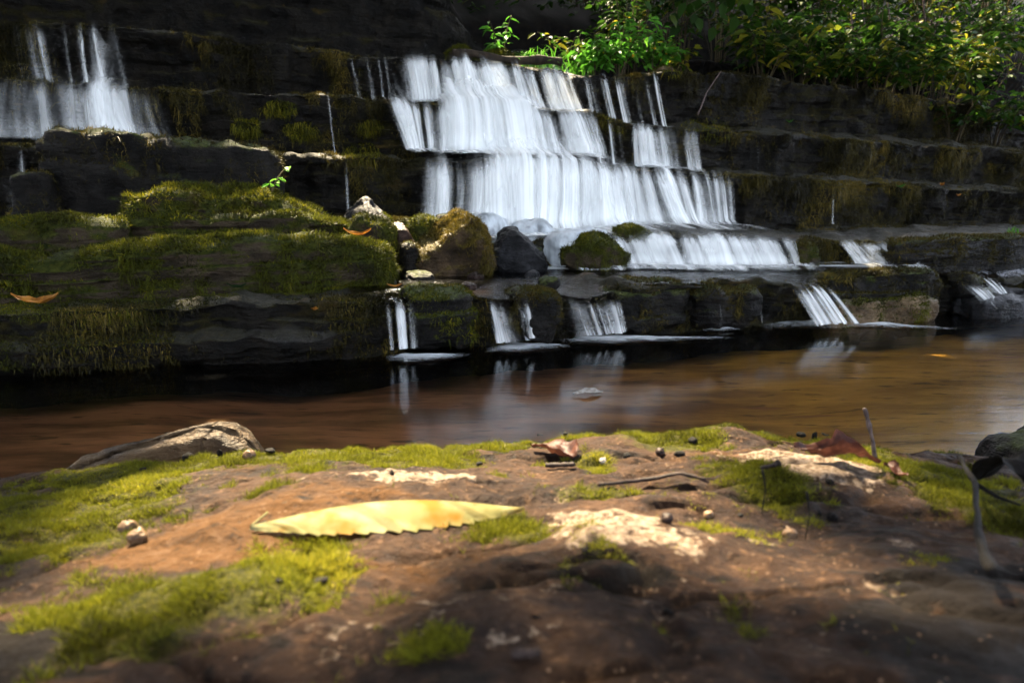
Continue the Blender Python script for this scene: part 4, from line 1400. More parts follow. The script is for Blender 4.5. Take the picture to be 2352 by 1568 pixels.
def stick(name, label, cat, pts, rad, mat, group=None, side=None, sides=8):
    pts = np.asarray(pts, float)
    x = np.linspace(0, 1, len(pts))
    xx = np.linspace(0, 1, 28)
    c = np.stack([np.interp(xx, x, pts[:, i]) for i in range(3)], -1)
    k = np.array([.25, .5, .25])
    for i in range(3):
        c[1:-1, i] = np.convolve(c[:, i], k, 'valid')
    L = np.linalg.norm(pts[-1] - pts[0])
    c += fbm(c * (6 / max(L, .02)), 2, 91)[:, None] * L * 0.012
    rad = np.interp(xx, np.linspace(0, 1, len(np.atleast_1d(rad))), np.atleast_1d(rad)) * (1 + 0.18 * vnoise(P3(xx * 14, 1, 1), 5))
    root = thing(name, label, cat, tuple(pts[0]), group)
    adopt(root, Bag().tube(c, rad, sides).build('stem', mat))
    if side is not None:
        for sp, sr in side:
            adopt(root, Bag().tube(np.asarray(sp, float), np.linspace(sr, sr * 0.4, len(sp)), 6).build('branch', mat))
    return root


p0 = fg_at(2013, 1052)
stick('twig', 'thin grey twig standing upright at the rear right edge of the mossy rock', 'twig', [p0 - np.array([0, 0, .006]), at_y(2001, 995, p0[1] + .004), at_y(1985, 937, p0[1] + .008)], [.0022, .0019, .0024, .0019], M_GREYTWIG)
p = [fg_at(1376, 1112, .004), fg_at(1470, 1103, .006), fg_at(1560, 1088, .008), fg_at(1600, 1096, .007), fg_at(1628, 1108, .005)]
stick('twig', 'thin dark bent twig lying across the middle of the mossy rock', 'twig', p, [.0018, .0016, .0014, .001], M_TWIG, side=[([p[3], fg_at(1640, 1100, .006), fg_at(1655, 1090, .006)], .0009)])
p = [fg_at(1255, 1068, .004), fg_at(1320, 1066, .004)]
stick('twig', 'short dark twig below the curled brown leaf at the rear edge', 'twig', p, [.0022, .002], M_TWIG)
p = [fg_at(1747, 1074, .003), fg_at(1772, 1069, .004), fg_at(1791, 1062, .006)]
stick('flower_stalk', 'short dark stalk with a swollen end on the pale ridge', 'stalk', p, [.0014, .0015, .0020, .0032], M_TWIG)
p = [at_y(2205, 1048, .55), at_y(2240, 1110, .47), at_y(2244, 1180, .40), at_y(2256, 1260, .345), at_y(2274, 1330, .315)]
stick('twig', 'blurred black twig curving up close to the camera at right', 'twig', p, [.0016, .0018, .0020, .0026, .003], M_DARKLEAF, side=[([p[1], at_y(2290, 1140, .46), at_y(2345, 1160, .45)], .0022)])
p = [fg_at(1175, 1502, .002), fg_at(1240, 1497, .003)]
stick('twig', 'short blurred brown twig near the bottom of the picture', 'twig', p, [.002, .0023, .0018], M_TWIG)
for i, (u0, v0, u1, v1, lab) in enumerate(((2150, 1170, 1765, 1120, 'slim moss stalk beside the two dark seeds'), (1850, 1230, 1838, 1165, 'slim moss stalk behind the tan nut'))):
    a_ = fg_at(u0 - 400 * (i == 0), v0 + 8)
    stick('moss_stalk', lab, 'stalk', [a_, a_ + np.array([.002, .002, .018]), a_ + np.array([-.001, .003, .034])], [.0005, .0004, .0009], M_DARKLEAF)


def curled_leaf(name, label, corners, mat, curl=0.012, seed=0, tip=None):
    """a dried leaf between two ends, rolled along its length and ragged"""
    a_, b_ = [np.asarray(c, float) for c in corners]
    n, m = 40, 18
    s = np.linspace(0, 1, n)[:, None]
    w = np.linspace(-1, 1, m)[None]
    ax = b_ - a_
    L = np.linalg.norm(ax)
    ax = ax / L
    sd_ = np.cross(ax, [0, 0, 1.0])
    sd_ /= np.linalg.norm(sd_)
    wid = L * 0.21 * np.sin(np.pi * np.clip(s, .02, .98)) ** 0.7 * (1 + 0.5 * fbm(P3(s * 7, w * 0.8 + seed, 0), 3, seed))
    th = w * (1.15 + 0.5 * np.sin(s * 5 + seed))
    q = a_ + ax * (s * L)[..., None] + sd_ * (wid * np.sin(th))[..., None] + np.array([0, 0, 1.0]) * (wid * (1 - np.cos(th)) * 0.9 + curl * np.sin(np.pi * s * 1.3 + seed) ** 2 + 0.08 * L * fbm(P3(s * 5, w * 1.5, seed), 3, seed + 1))[..., None]
    root = thing(name, label, 'leaf', tuple((a_ + b_) / 2))
    adopt(root, link('blade', make_mesh('blade', q.reshape(-1, 3), grid_faces(n, m), True), mat))
    rib = q[:, m // 2] - np.array([0, 0, .0006])
    adopt(root, Bag().tube(rib, np.linspace(.0009, .0003, n), 5).build('midrib', mat))
    return root


curled_leaf('dry_leaf', 'curled dark red brown leaf on the moss at the rear middle of the rock', (fg_at(1222, 1020, .008), fg_at(1322, 1052, .004)), M_DRYLEAF, .006, 3)
curled_leaf('dry_leaf', 'long curled brown leaf beside the upright grey twig', (fg_at(1822, 1032, .008), fg_at(2022, 1066, .006)), M_DRYLEAF, .005, 5)
curled_leaf('dry_leaf', 'small reddish leaf fragment in the moss right of the pale ridge', (fg_at(2030, 1070, .004), fg_at(2085, 1098, .004)), M_DRYLEAF, .003, 7)
curled_leaf('dark_leaf', 'large black rotting leaf at the right edge of the rock', (fg_at(2225, 1090, .016), fg_at(2420, 1130, .03)), M_DARKLEAF, .02, 9)
p = at_y(2450, 990, 1.22)
rock('dark_rock', 'dark stone standing in the pool behind the right end of the mossy slab', 'rock', (p[0], p[1], p[2] - .13), (.13, .10, .13), 0.2, 0, 0, M_DARKROCK, 0, e=4, seed=81, rough=.16, lvl=5)

GN = 'nuts and husks scattered on the mossy rock'


def nut(label, u, v, rpx, mat, name='nut', flat=0.85):
    c = fg_at(u, v + rpx * 0.7)
    d = np.linalg.norm(c - np.array([0, 0, CAM_H]))
    r_ = 0.85 * rpx / FPX * d
    v_, f_ = ICO[4]
    q = v_ * np.array([1, .95, flat]) * r_
    q[:, 2] += r_ * 0.28 * np.exp(-((v_[:, 0] ** 2 + v_[:, 1] ** 2) / 0.06)) * (v_[:, 2] > 0)
    q += v_ * (fbm(v_ * 2.2 + u, 3, 7) * 0.14 * r_)[:, None]
    q = q @ rot(u, 0.6, 0.5 * math.sin(v)).T + c + np.array([0, 0, r_ * flat * 0.6])
    root = thing(name, label, 'nut' if name == 'nut' else name.replace('_', ' '), tuple(c), GN)
    adopt(root, link('shell', make_mesh('shell', q, f_, True), mat))
    top = c + np.array([0, 0, r_ * 1.4])
    adopt(root, Bag().tube(np.array([top - [0, 0, .3 * r_], top, top + [.15 * r_, .1 * r_, .3 * r_]]), [r_ * .2, r_ * .12, r_ * .05], 6).build('tip', mat))


nut('rear one of the two tan nuts in the dark moss at left', 296, 1208, 22, M_NUT)
nut('front one of the two tan nuts in the dark moss at left', 317, 1228, 22, M_NUT)
nut('tan nut alone right of the speckled pale patch', 1813, 1222, 18, M_NUT)
nut('two toned nut at the upper right of the speckled pale patch', 1628, 1179, 14, M_NUT)
nut('dark seed at the top of the speckled pale patch', 1532, 1186, 17, M_DARKNUT)
nut('pale round nut below the curled dark red leaf', 1384, 1056, 11, M_WHITEPEB)
nut('dark round husk on the bright moss near the rear edge', 1516, 1034, 13, M_DARKNUT)
nut('coiled brown snail like husk beside the wedge rock', 573, 1042, 16, M_NUT)
for i, (u, v, r_) in enumerate(((432, 1052, 9), (505, 1044, 8), (620, 1038, 10), (690, 1052, 7), (900, 1090, 8), (1240, 1000, 7), (1300, 996, 7), (1560, 1046, 10), (1590, 1015, 9), (1840, 1000, 8), (1870, 1003, 8), (1895, 1000, 8), (1905, 1108, 7),
                                (735, 1340, 18), (640, 1335, 10), (1345, 1262, 9), (1530, 1404, 14), (1230, 1418, 8), (1910, 1190, 10), (1880, 1182, 8), (1700, 1183, 6), (980, 1062, 7), (1100, 1066, 7), (1440, 1050, 8), (330, 1080, 7), (775, 1192, 6))):
    c = fg_at(u, v)
    d = np.linalg.norm(c - np.array([0, 0, CAM_H])) * r_ / FPX
    q, f_ = rock_shape((d * 1.3, d * .9, d * .6), 2.4, 100 + i, (), .5, 0, 3)
    q = (q - q.mean(0)) * (d / np.abs(q - q.mean(0)).max()) * 1.3
    o = link('debris', make_mesh('debris', q @ rot(i * 1.3).T + c + np.array([0, 0, d * .3]), f_, True), M_DARKLEAF)
    tag(o, 'tiny dark crumb of rotten leaf or husk lying on the mossy rock', 'debris', 'dark crumbs scattered on the mossy rock')

# ------------------------------------------------------------------ plants
LEAF_T = np.array([[0, 0, 0], [.35, 0, -.02], [.7, 0, -.05], [1, 0, -.16], [.28, .5, .07], [.66, .36, .03], [.28, -.5, .07], [.66, -.36, .03]])
LEAF_TRI = np.array([[0, 1, 4], [2, 3, 5], [0, 6, 1], [2, 7, 3]])
LEAF_QUAD = np.array([[1, 2, 5, 4], [1, 6, 7, 2]])


def leaf_set(P, A, Nn, L, Wd, shade):
    """leaves rooted at P pointing along A with upper side Nn"""
    A = A / (np.linalg.norm(A, axis=1)[:, None] + 1e-9)
    B = np.cross(Nn, A)
    B /= np.linalg.norm(B, axis=1)[:, None] + 1e-9
    C = np.cross(A, B)
    T = LEAF_T
    v = P[:, None] + A[:, None] * (T[None, :, :1] * L[:, None, None]) + B[:, None] * (T[None, :, 1:2] * Wd[:, None, None]) + C[:, None] * (T[None, :, 2:] * L[:, None, None])
    k = np.arange(len(P))[:, None, None] * 8
    return v.reshape(-1, 3), (LEAF_QUAD[None] + k).reshape(-1, 4), (LEAF_TRI[None] + k).reshape(-1, 3), np.repeat(shade, 8)


def ground(s, t):
    i = int(np.clip(np.searchsorted(S, s), 0, NS - 1))
    c = TT[:, i]
    o = np.argsort(c)
    return float(np.interp(t, c[o], np.maximum.accumulate(ZZ[o, i])))


def bush(name, label, base, height, spread, stems, leaves, leaf_len, leafmat, group=None, seed=0, lean=(0, 0, 0), aspect=0.48, shade0=0.45, cat='shrub', flowers=0, droop=0.3):
    r = np.random.default_rng(seed)
    base = np.asarray(base, float)
    root = thing(name, label, cat, tuple(base), group)
    wood, Pl, Al = Bag(), [], []
    for k in range(stems):
        az = r.uniform(0, 2 * np.pi)
        sp = spread * r.uniform(0.2, 1.0)
        tip = np.array([math.cos(az) * sp, math.sin(az) * sp, height * r.uniform(0.65, 1.05)]) + np.asarray(lean) * r.uniform(.6, 1.2)
        x = np.linspace(0, 1, 10)[:, None]
        b0 = np.array([math.cos(az), math.sin(az), 0]) * spread * 0.12
        c = base + b0 + tip * x * np.array([1, 1, 0]) * x ** 0.4 + np.array([0, 0, 1.0]) * (tip[2] * (x ** 0.8 - droop * 0.5 * x ** 3))
        c = c + r.normal(size=3) * 0.02 * x + fbm(P3(x[:, 0] * 3, k, seed), 2, 3)[:, None] * 0.05 * height * x
        wood.tube(c, np.linspace(0.004, 0.0012, 10) * (1 + height * .6), 4, r.random())
        n = max(3, leaves // stems)
        w = r.uniform(0.25, 1, n) ** 0.8
        i = w * 9
        p = np.stack([np.interp(i, np.arange(10), c[:, j]) for j in range(3)], -1)
        az2 = r.uniform(0, 2 * np.pi, n)
        out = np.stack([np.cos(az2), np.sin(az2), r.normal(0, .25, n)], -1)
        tw = spread * 0.38 * r.uniform(0.05, 1.0, n) ** 1.2 * (1.15 - w * 0.6)
        Pl.append(p + out * tw[:, None])
        Al.append(out + np.array([0, 0, -0.25]))
        for j in range(0, n, 3):
            wood.tube(np.stack([p[j], p[j] + out[j] * tw[j] * .6 + [0, 0, .01], p[j] + out[j] * tw[j]]), [.0013, .001, .0007], 3, .4)
    Pl, Al = np.concatenate(Pl), np.concatenate(Al)
    n = len(Pl)
    Nn = np.array([0, 0, 1.0]) + r.normal(size=(n, 3)) * 0.42
    L = leaf_len * r.uniform(0.55, 1.2, n)
    sh = np.clip(shade0 + r.normal(size=n) * 0.2 + 0.25 * vnoise(Pl * 4, seed), 0, 1)
    v, q, t, a = leaf_set(Pl, Al, Nn, L, L * aspect * r.uniform(.8, 1.2, n), sh)
    adopt(root, wood.build('stem', M_STEM))
    adopt(root, Bag().add(v, q, t, a).build('foliage', leafmat, None, False))
    if flowers:
        idx = r.choice(n, flowers, replace=False)
        for j in idx:
            v_, f_ = ICO[3]
            fv = v_ * np.array([.008, .007, .012]) * (1 + .4 * v_[:, 2:3]) + Pl[j] + [0, -.02, -.02]
            adopt(root, Bag().add(fv, None, f_, r.random()).build('flower', M_YELLOW))
    return root


def grass_tuft(name, label, base, height, n, seed, mat, spread=.08, group=None, width=.007):
    r = np.random.default_rng(seed)
    root = thing(name, label, 'grass', tuple(base), group)
    b = Bag()
    for k in range(n):
        az, az2 = r.uniform(0, 6.28), r.uniform(0, 6.28)
        st0 = np.asarray(base) + spread * r.random() ** .5 * np.array([math.cos(az), math.sin(az), 0])
        h, o = height * r.uniform(.5, 1.1), height * r.uniform(.2, .7)
        x = np.linspace(0, 1, 7)
        c = st0 + np.stack([math.cos(az2) * o * x ** 2, math.sin(az2) * o * x ** 2, h * (x - .45 * x ** 3.0)], -1)
        sd_ = np.array([-math.sin(az2), math.cos(az2), 0])
        w = width * np.array([.7, 1, 1, .9, .7, .45, .05])
        v = np.concatenate([c - sd_ * w[:, None] / 2, c + sd_ * w[:, None] / 2])
        i = np.arange(6)
        b.add(v, np.stack([i, i + 1, i + 8, i + 7], -1), None, np.clip(r.normal(.5, .2), 0, 1))
    adopt(root, b.build('blades', mat, None, False))
    return root


def base_at(u, v, t):
    p = at_t(u, v, t)
    s_, t_ = st(p)
    return np.array([p[0], p[1], ground(float(s_), float(t_)) - 0.01])


# bank plants above the topmost fall
bush('jewelweed', 'lush green plant with yellow flowers on the bank above the top fall', base_at(1420, 165, 4.62), .42, .26, 16, 300, .075, M_BRIGHTLEAF, None, 201, (0, -.05, 0), .42, .5, 'plant', 7)
bush('jewelweed', 'green plant with a few yellow flowers at the right end of the bank', base_at(1500, 165, 4.66), .34, .2, 11, 190, .075, M_BRIGHTLEAF, None, 202, (.05, -.04, 0), .45, .45, 'plant', 4)
bush('bank_plant', 'broad leaved fresh green plant at the rim of the top fall', base_at(1365, 165, 4.55), .28, .2, 10, 150, .085, M_BRIGHTLEAF, None, 203, (0, -.05, 0), .5, .55, 'plant')
bush('bank_plant', 'tall slender plant with whorled leaves alone left of the grass', base_at(1150, 125, 4.75), .40, .08, 3, 46, .085, M_BRIGHTLEAF, None, 204, (0, 0, 0), .36, .35, 'plant', 0, .1)
bush('bank_plant', 'small dark green plant behind the grass tufts', base_at(1300, 120, 4.95), .42, .24, 9, 150, .075, M_LEAF, None, 205, (0, 0, 0), .45, .5, 'plant')
bush('bank_plant', 'dark plant behind the yellow flowered plant', base_at(1440, 120, 5.1), .62, .3, 10, 200, .08, M_LEAF, None, 206, (0, 0, 0), .5, .5, 'plant')
bush('bank_plant', 'low leafy plant on the ledge beneath the large round leaves', base_at(1545, 160, 4.8), .30, .2, 9, 130, .07, M_LEAF, None, 207, (0, 0, 0), .5, .55, 'plant')
for i, (u, h, lab) in enumerate(((1215, .24, 'leftmost bright grass tuft on the bank'), (1250, .30, 'tallest bright grass tuft on the bank'), (1290, .22, 'grass tuft just left of the flowered plant'), (1335, .2, 'short grass tuft at the rim between the plants'))):
    grass_tuft('grass_tuft', lab, base_at(u, 140, 4.62 + .03 * (i % 2)), h, 60, 210 + i, M_BRIGHTLEAF, .1, 'grass tufts on the bank')
# hanging branch of large leaves
def hanging_branch():
    r = np.random.default_rng(220)
    a_ = at_t(1760, -60, 4.95)
    root = thing('leafy_branch', 'drooping branch of large rounded dark green leaves at the top', 'branch', tuple(a_))
    wood, Pl, Al = Bag(), [], []
    for k, (u, v) in enumerate(((1455, 40), (1490, 66), (1540, 30), (1560, 60), (1600, 40), (1640, 62), (1690, 36), (1575, 5), (1480, 5), (1660, 8), (1520, -20), (1720, 10))):
        e = at_t(u, v, 4.55 + .3 * r.random())
        m_ = (a_ + e) / 2 + np.array([0, 0, .10])
        x = np.linspace(0, 1, 9)[:, None]
        c = a_ * (1 - x) ** 2 + 2 * m_ * x * (1 - x) + e * x * x
        wood.tube(c, np.linspace(.008, .0014, 9), 5, .4)
        for j in range(4):
            i = 8 - j * 1.3
            p = np.array([np.interp(i, np.arange(9), c[:, q]) for q in range(3)])
            Pl.append(p)
            Al.append(np.array([r.normal(-.2, .6), r.normal(-.2, .4), -.9]))
    Pl, Al = np.array(Pl), np.array(Al)
    n = len(Pl)
    L = r.uniform(.08, .14, n)
    v, q, t, a = leaf_set(Pl, Al, np.array([.1, -1.0, .55]) + r.normal(size=(n, 3)) * .35, L, L * .66, np.clip(r.normal(.38, .15, n), 0, 1))
    adopt(root, wood.build('twigs', M_STEM))
    adopt(root, Bag().add(v, q, t, a).build('foliage', M_LEAF, None, True))


hanging_branch()

# moss mound, log and yellow mossy stone above the top fall
c, d = px_block(1035, 1100, 104, 4.62, 1.32, .2)
rock('moss_mound', 'rounded olive moss mound on the log above the top fall', 'moss mound', c, d, TH, 0, 0, M_MOSSROCK, 5000, M_MOSS, up_mask(-.4, .2, .2, 6, 3, .4), .022, e=2.4, seed=231, lvl=4)
c, d = px_block(1110, 1186, 110, 4.60, 1.32, .2)
rock('moss_mound', 'smaller olive moss mound right of the rounded one', 'moss mound', c, d, TH, 0, 0, M_MOSSROCK, 5000, M_MOSS, up_mask(-.4, .2, .2, 6, 3, .4), .022, e=2.4, seed=232, lvl=4)
a_, b_ = at_t(1040, 124, 4.56), at_t(1290, 145, 4.52)
x = np.linspace(0, 1, 24)[:, None]
lg = thing('fallen_log', 'thin dark fallen log along the rim of the top fall', 'log', tuple(a_))
adopt(lg, Bag().tube(a_ * (1 - x) + b_ * x + np.array([0, 0, .01]) * np.sin(x * 9), .028 * (1 + .25 * vnoise(P3(x[:, 0] * 9, 0, 0), 3)), 10).build('bark', M_BARK))
c, d = px_block(1512, 1556, 152, 4.42, 1.3, .12)
rock('mossy_stone', 'small yellow mossy stone at the edge of the top ledge', 'stone', c, d, TH, 0, 0, M_GOLDROCK, 1800, M_MOSS, None, .016, e=3, seed=233, lvl=4)
p0, p1 = at_t(1604, 262, 3.92), at_t(1656, 164, 4.2)
stick('dead_stick', 'thin pale dead stick leaning against the top ledge at right', 'stick', [p0, (p0 + p1) / 2 + np.array([-.02, 0, .0]), p1], [.005, .004, .003], M_GREYTWIG)
bush('seedling', 'tiny bright green seedling growing behind the stepped mossy rock', at_t(622, 440, 2.98), .09, .045, 3, 14, .035, M_BRIGHTLEAF, None, 234, (0, 0, 0), .6, .7, 'plant')
grass_tuft('grass_tuft', 'sparse grass on the slab at the right edge', at_t(2325, 548, 2.55), .10, 26, 235, M_BRIGHTLEAF, .03, None, .004)

# the thicket at upper right
GTH = 'shrubs of the sun flecked thicket'
r = np.random.default_rng(300)
k = 0
for row, (tt_, n_, h0) in enumerate(((4.75, 6, .7), (5.3, 8, 1.0), (6.0, 9, 1.2), (6.9, 10, 1.4), (7.8, 10, 1.6))):
    s_lo, s_hi = 3.3 + row * .05 - .9 * (row > 0), 5.9 + row * 1.0
    for j in range(n_):
        s_ = s_lo + (s_hi - s_lo) * (j + r.uniform(.2, .8)) / n_
        t_ = tt_ + r.uniform(-.25, .25)
        b_ = xyz(s_, t_, ground(s_, t_) - .02)
        bush('thicket_shrub', 'leafy green shrub with thin stems in the sun flecked thicket at upper right', b_, h0 * r.uniform(.75, 1.25), .42 * r.uniform(.8, 1.3), 11, 270, .092 * r.uniform(.8, 1.25), M_LEAF, GTH, 310 + k, (.0, -.12, 0), .46, r.uniform(.3, .6))
        k += 1
GOV = 'shrubs leaning over the right ledges'
for j, (u, v, t_, h, lab) in enumerate(((1905, 190, 4.3, .30, 'small shrub trailing over the ledge end left of the bright stems'), (2010, 330, 4.2, .36, 'shrub with broad drooping leaves over the second ledge at right'), (2090, 350, 4.15, .40, 'shrub with grey green leaves low in the right thicket'),
                                       (2180, 400, 4.1, .45, 'shrub hanging lowest over the dark right ledges'), (2270, 420, 4.1, .5, 'leaning shrub second from the right edge of the ledges'), (2350, 430, 4.0, .55, 'shrub cut by the right edge above the dark ledges'), (1965, 250, 4.45, .45, 'shrub with pale backlit hanging leaves right of the top ledge'))):
    bush('overhanging_shrub', lab, base_at(u, v, t_ + .25), h, .3, 9, 130, .085, M_LEAF, GOV, 370 + j, (-.05, -.22, 0), .5, .5)
# pale bare stems catching the sun
for j, (u, v0, v1) in enumerate(((1962, 90, 300), (1985, 30, 260), (2040, 0, 200), (2120, 0, 180), (2230, 10, 160), (1900, -20, 150))):
    t_ = 5.0 + .2 * j
    p0, p1 = at_t(u + 6, v1, t_), at_t(u - 8, v0 - 60, t_ + .2)
    stick('bare_stem', ('pale bare stem nearest the end of the top ledge', 'pale bare stem among the brightest sunlit leaves', 'pale bare stem left of the thicket middle', 'pale bare stem in the middle of the thicket', 'pale bare stem in the right part of the thicket', 'pale bare stem at the left rim of the thicket')[j], 'stem', [p0, (p0 + p1) / 2 + np.array([.03, 0, 0]), p1], [.010, .008, .006], M_GREYTWIG, 'bare stems in the thicket')
# far undergrowth: one mass nobody could count
n = 24000
ss_ = r.uniform(-2.0, 14, n)
tt_ = 6.4 + 6.0 * r.random(n) ** 1.5
zz_ = np.array([ground(a, b) for a, b in zip(ss_, tt_)]) + r.uniform(0, 1.0, n) * smooth(ss_, .3, 2.2) * (1 + .12 * (tt_ - 6.4))
P = xyz(ss_, tt_, zz_)
az = r.uniform(0, 6.28, n)
L = r.uniform(.06, .12, n)
v, q, t, a = leaf_set(P, np.stack([np.cos(az), np.sin(az), -.3 + 0 * az], -1), np.array([0, -.3, 1.0]) + r.normal(size=(n, 3)) * .4, L, L * .5, np.clip(r.normal(.4, .2, n), 0, 1))
ug = Bag().add(v, q, t, a).build('undergrowth', M_LEAF, None, False)
tag(ug, 'dark leafy undergrowth massed on the slope behind the thicket', 'undergrowth', kind='stuff')

# fallen leaves on the rocks
def lying_leaf(label, u, v, t, lenpx, mat, yaw, name='fallen_leaf', z=None, group='fallen leaves on the wet rocks', up=.26):
    p = at_t(u, v, t) if z is None else at_z(u, v, z)
    L_ = lenpx / FPX * np.linalg.norm(p - np.array([0, 0, CAM_H]))
    n, m = 14, 7
    s = np.linspace(0, 1, n)[:, None]
    w = np.linspace(-1, 1, m)[None]
    wid = L_ * .15 * np.sin(np.pi * np.clip(s, .03, .97)) ** .8 * (1 + .35 * fbm(P3(s * 9 + u, np.sign(w) * 2, 0.1), 2, 8))
    q = np.stack(np.broadcast_arrays((s - .5) * L_, w * wid, np.abs(w) * wid * .7 + up * L_ * (2 * s - 1) ** 2 + .05 * L_ * fbm(P3(s * 4 + yaw, w * 1.5, 0.2), 2, 7)), -1)
    q = q @ rot(yaw, .25).T + p + np.array([0, 0, .004])
    o = link(name, make_mesh(name, q.reshape(-1, 3), grid_faces(n, m), True), mat)
    return tag(o, label, 'leaf', group)


lying_leaf('curled yellow orange leaf on the lowest ledge at far left', 86, 700, 0, 78, M_ORANGE, .25, z=.205)
lying_leaf('small spotted orange leaf standing on the wet ledge', 722, 715, 2.30, 34, M_ORANGE, 1.3)
lying_leaf('orange leaf floating in the shallow water', 906, 662, 0, 34, M_ORANGE, .1, z=.208)
lying_leaf('pair of ochre leaves on the right end of the long slab', 822, 543, 2.85, 60, M_ORANGE, .1, z=None)
lying_leaf('thin green leaf on the ledge below the long slab', 545, 664, 2.5, 40, M_LEAF, .1)
lying_leaf('dark green leaf at the left edge of the lowest ledge', 62, 683, 0, 60, M_LEAF, .3, z=.205)
lying_leaf('single green leaf on the second ledge right of the cascade', 1812, 283, 3.9, 22, M_BRIGHTLEAF, .5)
lying_leaf('green leaf stuck low on the dark right wall', 2066, 432, 3.4, 24, M_BRIGHTLEAF, .3)
lying_leaf('yellow leaf hanging low on the dark right wall', 2162, 428, 3.4, 22, M_ORANGE, 1.3)
lying_leaf('yellow leaf at the right of the dark right wall', 2200, 452, 3.4, 18, M_ORANGE, .6)
lying_leaf('pale leaf drifting on the middle of the pool', 1350, 906, 0, 72, M_WHITEPEB, .22, z=.002, up=.0)

# ------------------------------------------------------------------ unseen trees added overhead, gaps cut to aim the sun patches
LIT = []                              # (point, radius, share of leaves missing there)


def lit(p, rad, share=1.0):
    LIT.append((np.asarray(p, float), rad, share))


for u, v, rd, sh in ((480, 1060, .07, 1), (640, 1050, .08, 1), (800, 1050, .09, 1), (960, 1050, .09, 1), (1100, 1030, .09, 1), (1250, 1030, .09, 1), (1400, 1030, .09, 1), (1550, 1020, .09, 1), (1700, 1010, .08, 1), (1850, 1040, .08, 1), (1750, 1090, .07, 1), (1950, 1090, .06, 1), (2020, 1060, .04, .7),
                     (590, 1200, .11, 1), (680, 1190, .11, 1), (800, 1195, .11, 1), (950, 1190, .11, 1), (1100, 1180, .11, 1), (1190, 1170, .11, 1), (620, 1150, .05, .9), (760, 1180, .06, 1), (900, 1180, .06, 1), (1050, 1170, .06, 1), (1200, 1180, .06, 1), (1350, 1200, .06, 1), (1450, 1240, .06, 1), (1560, 1240, .05, .9), (520, 1210, .04, .6), (720, 1290, .03, .8), (1800, 1200, .03, .6),
                     (300, 1120, .04, .5), (540, 1000, .05, 1)):
    lit(fg_px(u, v), rd + .07, sh)
for u, v, t_, rd, sh in ((310, 450, 2.78, .07, .95), (400, 450, 2.78, .07, .95), (490, 450, 2.78, .07, .95), (580, 450, 2.78, .07, .95), (700, 465, 2.95, .10, .9), (330, 490, 2.84, .06, .6), (640, 505, 2.82, .06, .9), (740, 500, 2.9, .06, .8),
                         (200, 515, 2.75, .09, .9), (230, 560, 2.7, .10, .6), (330, 570, 2.62, .06, .95), (430, 568, 2.62, .06, .95), (530, 564, 2.62, .07, .95), (650, 558, 2.64, .09, .95), (780, 552, 2.7, .09, 1), (860, 560, 2.65, .09, 1), (60, 565, 2.7, .08, .4),
                         (850, 480, 3.0, .04, .4), (880, 530, 2.9, .05, .7), (1010, 560, 2.85, .14, 1), (1050, 520, 2.92, .14, 1), (1000, 590, 2.82, .12, 1), (1110, 640, 2.7, .06, .8), (960, 640, 2.65, .05, .7), (980, 510, 3.0, .05, .6),
                         (690, 372, 3.55, .08, .8), (760, 375, 3.55, .05, .6), (830, 360, 3.6, .07, .6), (2040, 695, 2.26, .10, 1), (2120, 700, 2.26, .07, 1), (2020, 640, 2.35, .05, .8), (1480, 540, 2.95, .06, .5), 
                         (1130, 150, 4.4, .05, .6), (1190, 170, 4.35, .05, .6), (1250, 90, 4.7, .12, .5), (1400, 90, 4.7, .14, .5), (1500, 130, 4.7, .10, .5)):
    lit(at_t(u, v, t_), rd + .02, sh)
for u, v, t_, rd, sh in ((1920, 20, 5.6, .6, .94), (1960, 110, 5.2, .5, .94), (1990, 190, 4.9, .35, .88), (2060, 60, 5.5, .6, .94), (1900, 170, 4.8, .25, .9), (1985, 260, 4.7, .16, .88), (2150, 40, 5.6, .6, .88), (2250, 30, 5.8, .6, .88), (2330, 60, 5.8, .6, .9), (2170, 170, 5.1, .4, .94), (2320, 150, 5.2, .4, .85), (1780, 20, 5.8, .35, .7),
                         (2260, 290, 4.6, .25, .7), (1650, 60, 4.9, .2, .5), (2080, 330, 4.6, .15, .6), (2000, 0, 6.5, .7, .94), (2180, 0, 6.8, .7, .94), (2330, 0, 6.8, .7, .88), (1250, 90, 4.75, .25, .88), (1330, 100, 4.75, .25, .88), (1420, 80, 4.75, .28, .88), (1500, 110, 4.75, .2, .9), (1160, 70, 4.8, .15, .9)):
    lit(at_t(u, v, t_), rd, sh)
for u, v, rd, sh in ((2080, 730, .1, .8), (2200, 745, .15, .4)):
    lit(at_z(u, v, -.08), rd, sh)

rc = np.random.default_rng(500)
n = 66000
P = np.stack([rc.uniform(-7.5, 9, n), rc.uniform(1.2, 15, n), rc.uniform(5.2, 8.0, n)], -1)
P[:, 2] += smooth(P[:, 1], 8, 13) * 3.5
n2 = 16000  # unseen overhead leaves added to dim sky light on the foreground
P2 = np.stack([rc.uniform(-7.5, 8, n2), rc.uniform(-6.5, 1.4, n2), rc.uniform(5.6, 7.4, n2)], -1)
n3 = 3500                              # a low unseen side crown added to darken the left
P3_ = np.stack([rc.uniform(-7.5, -4.2, n3), rc.uniform(-3, 4.5, n3), rc.uniform(0.6, 6, n3)], -1)
n4 = 4000                              # unseen crowns added on both banks to cut side sky light
P4 = np.stack([rc.uniform(-8.0, -3.2, n4), rc.uniform(-8, -0.5, n4), rc.uniform(0.2, 6.5, n4)], -1)
P5 = np.stack([rc.uniform(3.6, 8.5, n4), rc.uniform(-8, 1.6, n4), rc.uniform(0.2, 6.5, n4)], -1)
n6 = 6000                              # foliage added above the slope to block sky from pool reflections
P6 = np.stack([rc.uniform(-6, 16, n6), rc.uniform(12, 16, n6), rc.uniform(4, 12, n6)], -1)
P = np.concatenate([P, P2, P3_, P4, P5, P6])
